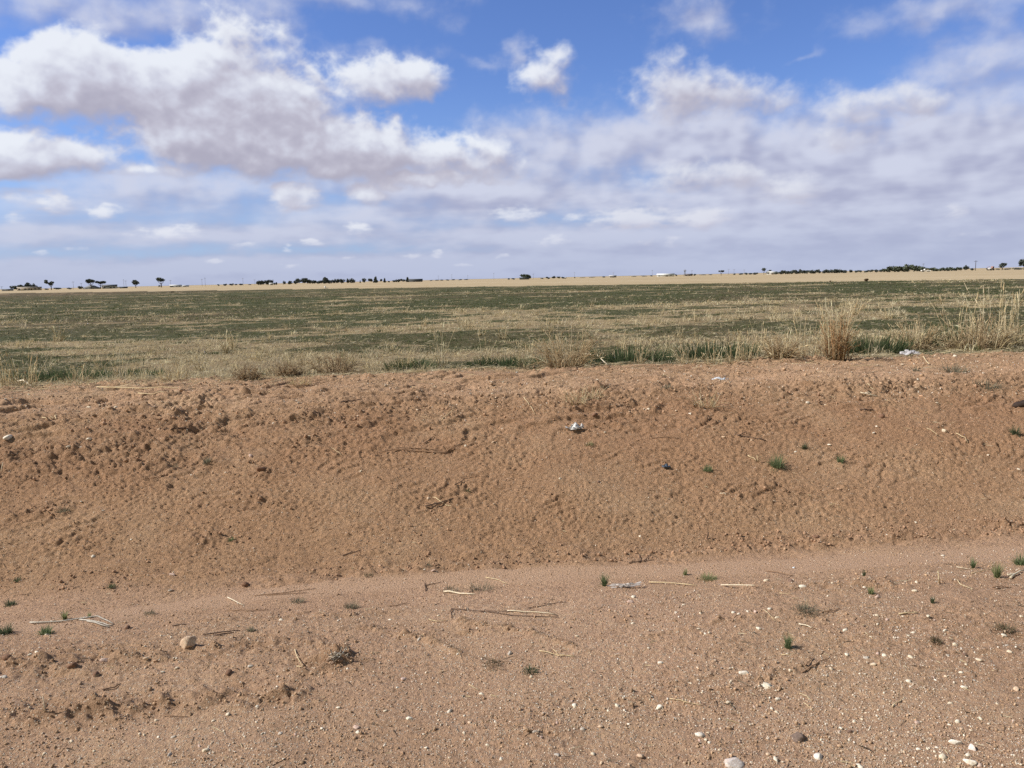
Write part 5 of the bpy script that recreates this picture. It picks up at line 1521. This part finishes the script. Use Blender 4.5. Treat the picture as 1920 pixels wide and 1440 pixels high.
far_tree(721, 9, 6, 'cone', 'slender pointed tree near the end of the broken row', D=600)
far_tree(729, 3, 4, 'bush', 'lone low shrub between slender tree and dark shed', D=600, name='bush', cat='bush')
for px, h, w in ((738, 5, 6), (744, 5.5, 7), (750, 6, 7), (756, 5.5, 7)):
    far_tree(px, h, w, 'block', 'low dark tree in the short hedge beside the dark shed', 'low trees of the hedge beside the dark shed', D=600)
far_tree(764, 10, 9, 'cone', 'pointed tree standing at the end of the dark shed', D=600)
for px, h, w in ((809, 2, 8), (819, 2.5, 8), (828, 2.5, 9), (838, 2.5, 9), (850, 3, 8), (862, 2.5, 9), (874, 2.5, 10)):
    far_tree(px, h, w, 'bush', 'hazy shrub in the faint distant line past the dark shed', 'hazy shrubs past the dark shed', D=850, name='bush', col=GREYED, cat='bush')
for px, h, w in ((954, 3, 6), (962, 3, 8), (1016, 2.5, 7), (1027, 4, 9), (1038, 5, 8), (1047, 4, 6), (1055, 4, 9)):
    far_tree(px, h, w, 'bush', 'dark bush in the low line beside the broad domed tree', 'dark bushes beside the broad domed tree', D=640, name='bush', cat='bush')
far_tree(1078, 2.5, 3, 'bush', 'single tiny bush below a utility pole', D=640, name='bush', cat='bush')
for px, h, w in ((1092, 1.6, 14), (1112, 1.8, 16), (1132, 2.6, 8), (1190, 1.8, 14), (1208, 2.0, 16), (1222, 2.2, 8), (1316, 2, 14), (1332, 2, 10)):
    far_tree(px, h, w, 'bush', 'faint flat shrub on the skyline near the white shed', 'faint flat shrubs near the white shed', D=700, name='bush', col=GREYED, cat='bush')
far_tree(1268, 4, 4, 'bush', 'small bush standing just clear of the white shed end', D=600, name='bush', cat='bush')
far_tree(1302, 3.5, 6, 'bush', 'bush beside the small farmhouse past the white shed', D=600, name='bush', cat='bush')
for px, h, w in ((1377, 3, 5), (1390, 3.5, 9), (1399, 4.5, 7), (1408, 3.5, 10), (1418, 4, 10)):
    far_tree(px, h, w, 'bush', 'dark bush leading up to the white house', 'dark bushes leading up to the white house', D=560, name='bush', cat='bush')
k = 0
for px in range(1460, 1582, 9):
    h = [5, 6.5, 6, 7, 6, 7.5, 6, 6.5, 7][k % 9]; k += 1
    far_tree(px, h, 12, 'block', 'dark tree in the long even row past the white house', 'dark trees of the long row past the white house', D=520)
for px, h, w in ((1586, 5, 9), (1595, 5.5, 8), (1606, 4, 7), (1612, 4.5, 7), (1626, 4.5, 9), (1634, 5, 9), (1644, 5, 8), (1652, 5, 8)):
    far_tree(px, h, w, 'bush', 'dark tree in the gappy stretch before the big grove', 'dark trees of the gappy stretch before the grove', D=500)
for px, h, w in ((1660, 7, 13), (1669, 9.5, 14), (1679, 10, 15), (1690, 9.5, 15), (1701, 12, 16), (1712, 10, 15), (1721, 9, 14), (1729, 7, 12)):
    far_tree(px, h, w, 'block', 'full green tree in the big grove behind the white truck', 'trees of the big grove', D=500, col=((.060, .078, .060), (.125, .145, .105)))
for px, h, w in ((1743, 5.5, 12), (1754, 6, 12), (1765, 6, 12), (1776, 6.5, 12), (1787, 6, 12), (1799, 6, 10)):
    far_tree(px, h, w, 'block', 'tree in the lower line between big grove and tall pole', 'trees of the lower line past the grove', D=480, col=((.060, .078, .060), (.125, .145, .105)))
far_tree(1810, 8.5, 10, 'round', 'round tree at the end of the lower line near the tall pole', D=480)
far_tree(1822, 4, 6, 'bush', 'bush right beside the tall pole', D=480, name='bush', cat='bush')
far_tree(1850, 4, 4, 'bush', 'small bush beside the farm machine', D=470, name='bush', cat='bush')
for px, h, w in ((1868, 2.5, 10), (1890, 3, 14), (1902, 3, 14), (1912, 3, 12)):
    far_tree(px, h, w, 'bush', 'low hedge shrub beneath the large trees at the skyline end', 'low hedge shrubs beneath the large end trees', D=450, name='bush', cat='bush')
far_tree(1625, 5, 9, 'bush', 'brown tumbleweed caught out in the stubble', D=95, name='dry_bush', col=((.09, .055, .03), (.20, .13, .07)), cat='bush')
far_tree(1557, 2.5, 4, 'bush', 'tiny brown weed out in the stubble edge', D=95, name='dry_bush', col=((.09, .055, .03), (.20, .13, .07)), cat='bush')
far_tree(321, 2.2, 7, 'bush', 'dark low clump at the far rim of the green field', D=150, name='dry_bush', col=((.02, .02, .015), (.05, .04, .03)), cat='bush')

# buildings
def box(x0, x1, y0, y1, z0, z1):
    v = np.array([(x0, y0, z0), (x1, y0, z0), (x1, y1, z0), (x0, y1, z0), (x0, y0, z1), (x1, y0, z1), (x1, y1, z1), (x0, y1, z1)], float)
    q = [(0, 1, 5, 4), (1, 2, 6, 5), (2, 3, 7, 6), (3, 0, 4, 7), (4, 5, 6, 7), (3, 2, 1, 0)]
    f = np.array([t for a, b, c, d in q for t in ((a, b, c), (a, c, d))])
    return v, f
def gable(x0, x1, y0, y1, z0, z1, hip=0.0):
    ym = (y0 + y1) / 2; i = (x1 - x0) * hip
    v = np.array([(x0, y0, z0), (x1, y0, z0), (x1, y1, z0), (x0, y1, z0), (x0 + i, ym, z1), (x1 - i, ym, z1)], float)
    f = np.array([(0, 1, 5), (0, 5, 4), (2, 3, 4), (2, 4, 5), (1, 2, 5), (3, 0, 4), (0, 2, 1), (0, 3, 2)])
    return v, f
def building(px, wpx, hpx, wall, roof, label, name='farmhouse', D=640.0, hip=0.0, roof_part=.45, windows=3, door=True, cat='building', deep=.5, win_col=(.05, .06, .07)):
    x, y, z, D = far_at(px, 520, D)
    Wd = wpx / FPX * D; H = hpx / FPX * D
    root = thing(name, None, None, label, cat, None, (x, y, z))
    root.rotation_euler = (0, 0, -math.atan2(x, y))
    he = H * (1 - roof_part); dp = max(Wd * deep, 5)
    v, f = box(-Wd / 2, Wd / 2, 0, dp, -.3, he)
    part('wall', mesh_of(v, f, wall, 'wall'), M_paint, root)
    o = .25
    v, f = gable(-Wd / 2 - o, Wd / 2 + o, -o, dp + o, he + .003, H, hip)
    part('roof', mesh_of(v, f, roof, 'roof'), M_paint, root)
    for k in range(windows):
        wx = -Wd / 2 + Wd * (k + .5 + (.15 if k % 2 else -.1)) / windows
        v, f = box(wx - .6, wx + .6, -.05, .05, he * .35, he * .78)
        part('window', mesh_of(v, f, win_col, 'window'), M_paint, root)
    if door:
        v, f = box(Wd * .08 - .5, Wd * .08 + .5, -.06, .05, 0, he * .72)
        part('door', mesh_of(v, f, (.16, .12, .09), 'door'), M_paint, root)
TAN = (.55, .47, .38); WHT = (.80, .79, .76); GREY = (.33, .34, .36); DK = (.10, .11, .12)
building(53, 33, 5.5, TAN, (.50, .44, .37), 'long pale tan farmhouse half hidden by dark trees', roof_part=.3, windows=5)
building(12, 15, 3.0, GREY, (.28, .29, .31), 'low grey shed beside the pale tan farmhouse', 'shed', roof_part=.3, windows=0, door=True)
building(170, 26, 6, (.36, .37, .38), (.26, .27, .28), 'grey building with a broad hipped roof under two spreading trees', hip=.38, roof_part=.75, windows=2)
building(204, 22, 6.5, (.60, .58, .54), (.17, .18, .19), 'pale house with dark gabled roof next to the grey hipped one', roof_part=.5, windows=3)
building(230, 12, 2.5, DK, (.12, .13, .14), 'low dark outbuilding by the pale house with dark roof', 'shed', roof_part=.4, windows=0)
building(328, 18, 4, (.70, .69, .67), (.82, .82, .80), 'long low shed with white roof past the umbrella shaped tree', 'shed', roof_part=.55, windows=2)
building(345, 13, 3, (.66, .66, .66), (.74, .74, .74), 'smaller white roofed shed beside the long low one', 'shed', roof_part=.5, windows=1)
building(508, 7, 4, WHT, (.75, .75, .73), 'small white house in front of the dense block of trees', D=590, roof_part=.4, windows=1)
building(779, 25, 5.5, (.13, .12, .11), (.075, .08, .085), 'long dark roofed shed at the end of the hedge', 'shed', D=590, roof_part=.7, windows=1)
building(983, 18, 4, (.12, .13, .12), (.09, .10, .10), 'dark shed under the broad domed tree', 'shed', D=590, roof_part=.35, windows=1)
building(1060, 4, 2, WHT, (.78, .78, .76), 'tiny white hut at the end of the dark bushes', 'shed', D=640, windows=0)
building(1149, 13, 4, (.50, .47, .44), (.62, .61, .60), 'boxy beige shed with pale roof alone on the skyline', 'shed', D=620, roof_part=.35, windows=2)
building(1248, 31, 5.5, (.72, .72, .70), (.84, .84, .82), 'long white shed, largest white building on the skyline', 'shed', D=560, roof_part=.5, windows=3)
building(1291, 14, 4, (.48, .42, .38), (.22, .20, .20), 'small farmhouse with dark roof near the windmill', D=600, roof_part=.5, windows=2)
building(1447, 17, 5.5, WHT, (.85, .85, .84), 'white house with white roof among dark trees', D=520, roof_part=.45, windows=3)
# windmill by the small farmhouse
def windmill():
    x, y, z, D = far_at(1284, 520, 600.0)
    H = 9.5 / FPX * D
    root = thing('windmill', None, None, 'lattice windmill tower with small wheel beside the small farmhouse', 'windmill', None, (x, y, z))
    segs = []
    for a, b in ((-1, -1), (1, -1), (1, 1), (-1, 1)):
        v, f = tube([(a * .7, b * .7, -.2), (a * .12, b * .12, H)], .09, .06, None, 4); segs.append((v, f, np.array((.14, .14, .15))))
    for k in range(3):
        zz = H * (.25 + .25 * k); r = .7 - .58 * zz / H
        for p, q in (((-r, -r), (r, -r)), ((r, -r), (r, r)), ((r, r), (-r, r)), ((-r, r), (-r, -r))):
            v, f = tube([(*p, zz), (*q, zz)], .04, .04, None, 4); segs.append((v, f, np.array((.14, .14, .15))))
    v, f, c = merge(segs); part('tower', mesh_of(v, f, c, 'tower'), M_paint, root)
    segs = []
    for k in range(12):
        a = k * math.pi / 6
        v, f = tube([(math.cos(a) * .2, -.3, H + math.sin(a) * .2), (math.cos(a) * 1.0, -.3, H + math.sin(a) * 1.0)], .05, .13, None, 4); segs.append((v, f, np.array((.25, .25, .26))))
    v, f = tube([(0, -.3, H), (0, 1.4, H)], .06, .04, None, 4); segs.append((v, f, np.array((.2, .2, .2))))
    v, f, c = merge(segs); part('wheel', mesh_of(v, f, c, 'wheel'), M_paint, root)
windmill()

# poles
def pole(px, hpx, label, group=None, D=640.0, col=(.16, .15, .15), wire=0.11):
    x, y, z, D = far_at(px, 520, D)
    H = hpx / FPX * D
    root = thing('utility_pole', None, None, label, 'pole', group, (x, y, z))
    root.rotation_euler = (0, 0, rnd.uniform(-.7, .7))
    v, f = tube([(0, 0, -.4), (0, 0, H)], wire, wire * .75, None, 6)
    part('post', mesh_of(v, f, col, 'post'), M_bark, root)
    v, f = box(-.9, .9, -.06, .06, H * .90, H * .90 + .14)
    part('crossarm', mesh_of(v, f, col, 'crossarm'), M_bark, root)
FAINT = (.26, .27, .31)
for px, h in ((1, 7), (136, 13), (151, 10), (231, 15), (235, 13)):
    pole(px, h, 'thin utility pole among the farmsteads and lone trees', 'thin poles among the farmsteads', col=FAINT)
for px, h in ((319, 12), (378, 13), (384, 15), (455, 13), (477, 10)):
    pole(px, h, 'thin faint pole between the umbrella shaped tree and dense block', 'thin poles short of the dense block', D=700, col=FAINT)
for px, h in ((822, 10), (847, 12), (877, 10), (926, 13)):
    pole(px, h, 'faint pole above hazy shrubs past the dark shed', 'faint poles above the hazy shrubs', D=800, col=FAINT)
pole(1000, 10, 'faint pole just past the broad domed tree', D=680, col=FAINT)
pole(1077, 11, 'faint pole over the single tiny bush', D=680, col=FAINT)
pole(1150, 9, 'faint pole over the boxy beige shed', D=680, col=FAINT)
pole(1223, 12, 'faint pole shortly before the long white shed', D=680, col=FAINT)
for px, h in ((1297, 10), (1366, 11), (1376, 10), (1395, 9)):
    pole(px, h, 'faint pole between windmill and white house', 'faint poles between windmill and white house', D=650, col=FAINT)
pole(1574, 7, 'faint pole over the long even tree row', D=600, col=FAINT)
pole(1730, 13, 'thin pole rising from the big grove behind the white truck', D=520, col=FAINT)
pole(1828, 16, 'tall dark pole, clearest one on the skyline', D=450, col=(.07, .06, .06), wire=.15)

# white truck, farm machine, trough
def wheel(x, y, r, w):
    v, f = tube([(x, y, r), (x, y + w, r)], r, r, None, 12)
    return v, f, np.array((.03, .03, .03))
def truck():
    x, y, z, D = far_at(1735, 520, 420.0)
    L, H = 13 / FPX * D, 3.6 / FPX * D
    L = max(L, 4.0)
    root = thing('truck', None, None, 'white pickup truck parked at the stubble rim before the grove', 'truck', None, (x, y, z))
    root.rotation_euler = (0, 0, -.05)
    k = L / 5.2
    prof = [(-2.6, .45), (2.5, .45), (2.6, .95), (1.35, 1.05), (.75, 1.75), (-.75, 1.75), (-.95, 1.1), (-2.6, 1.1)]
    n = len(prof)
    v = np.array([(a * k, -.95 * k, b * k) for a, b in prof] + [(a * k, .95 * k, b * k) for a, b in prof])
    f = [(i, (i + 1) % n, (i + 1) % n + n) for i in range(n)] + [(i, (i + 1) % n + n, i + n) for i in range(n)]
    cap = [(0, 1, 2), (0, 2, 3), (0, 3, 6), (3, 4, 5), (3, 5, 6), (0, 6, 7)]
    f += cap + [(a + n, c + n, b + n) for a, b, c in cap]
    part('body', mesh_of(v, np.array(f), WHT, 'body'), M_paint, root)
    v, f = box(-.65 * k, .62 * k, -.97 * k, .97 * k, 1.15 * k, 1.60 * k)
    part('window', mesh_of(v, f, (.04, .05, .06), 'window'), M_paint, root)
    for a in (-1.6, 1.6):
        for b in (-1.0, .78):
            v, f, c = wheel(a * k, b * k, .38 * k, .24 * k)
            part('wheel', mesh_of(v, f, c, 'wheel'), M_paint, root)
truck()
def machine():
    x, y, z, D = far_at(1857, 520, 430.0)
    H = 6.5 / FPX * D; W_ = 9 / FPX * D
    root = thing('farm_machine', None, None, 'pale farm machine with reddish frame on the stubble rim', 'farm machine', None, (x, y, z))
    v, f = box(-W_ * .45, W_ * .1, -.7, .7, H * .22, H * .62); part('body', mesh_of(v, f, (.62, .60, .58), 'body'), M_paint, root)
    v, f = box(W_ * .12, W_ * .42, -.6, .6, H * .22, H * .98); part('cab', mesh_of(v, f, (.40, .22, .19), 'cab'), M_paint, root)
    v, f = box(W_ * .16, W_ * .38, -.63, .63, H * .58, H * .88); part('window', mesh_of(v, f, (.06, .07, .08), 'window'), M_paint, root)
    v, f = tube([(-W_ * .5, 0, H * .3), (-W_ * .62, 0, H * .8), (-W_ * .2, 0, H * .95)], .1, .08, None, 5); part('boom', mesh_of(v, f, (.42, .20, .17), 'boom'), M_paint, root)
    for a, r in ((-W_ * .3, H * .16), (W_ * .27, H * .22)):
        for b in (-.95, .7):
            v, f, c = wheel(a, b, r, .25); part('wheel', mesh_of(v, f, c, 'wheel'), M_paint, root)
machine()
def trough():
    x, y = ground_hit(611, 541)
    z = float(height(x, y)[0]); d = math.hypot(x, y)
    L = 5 / FPX * d; H = 4 / FPX * d
    segs = []
    v, f = box(-L * .5, -L * .05, -L * .3, L * .3, 0, H); segs.append((v, f, np.array(WHT)))
    v, f = box(-L * .047, L * .8, -L * .2, L * .2, 0, H * .35); segs.append((v, f, np.array((.72, .71, .68))))
    v, f = tube([(-L * .28, 0, H), (-L * .28, 0, H * 1.15)], L * .12, L * .10, None, 8); segs.append((v, f, np.array(WHT)))
    v, f, c = merge(segs)
    thing('trough', mesh_of(v, f, c, 'trough'), M_paint, 'small white tank and trough out in the pale stubble', 'trough', None, (x, y, z))
trough()
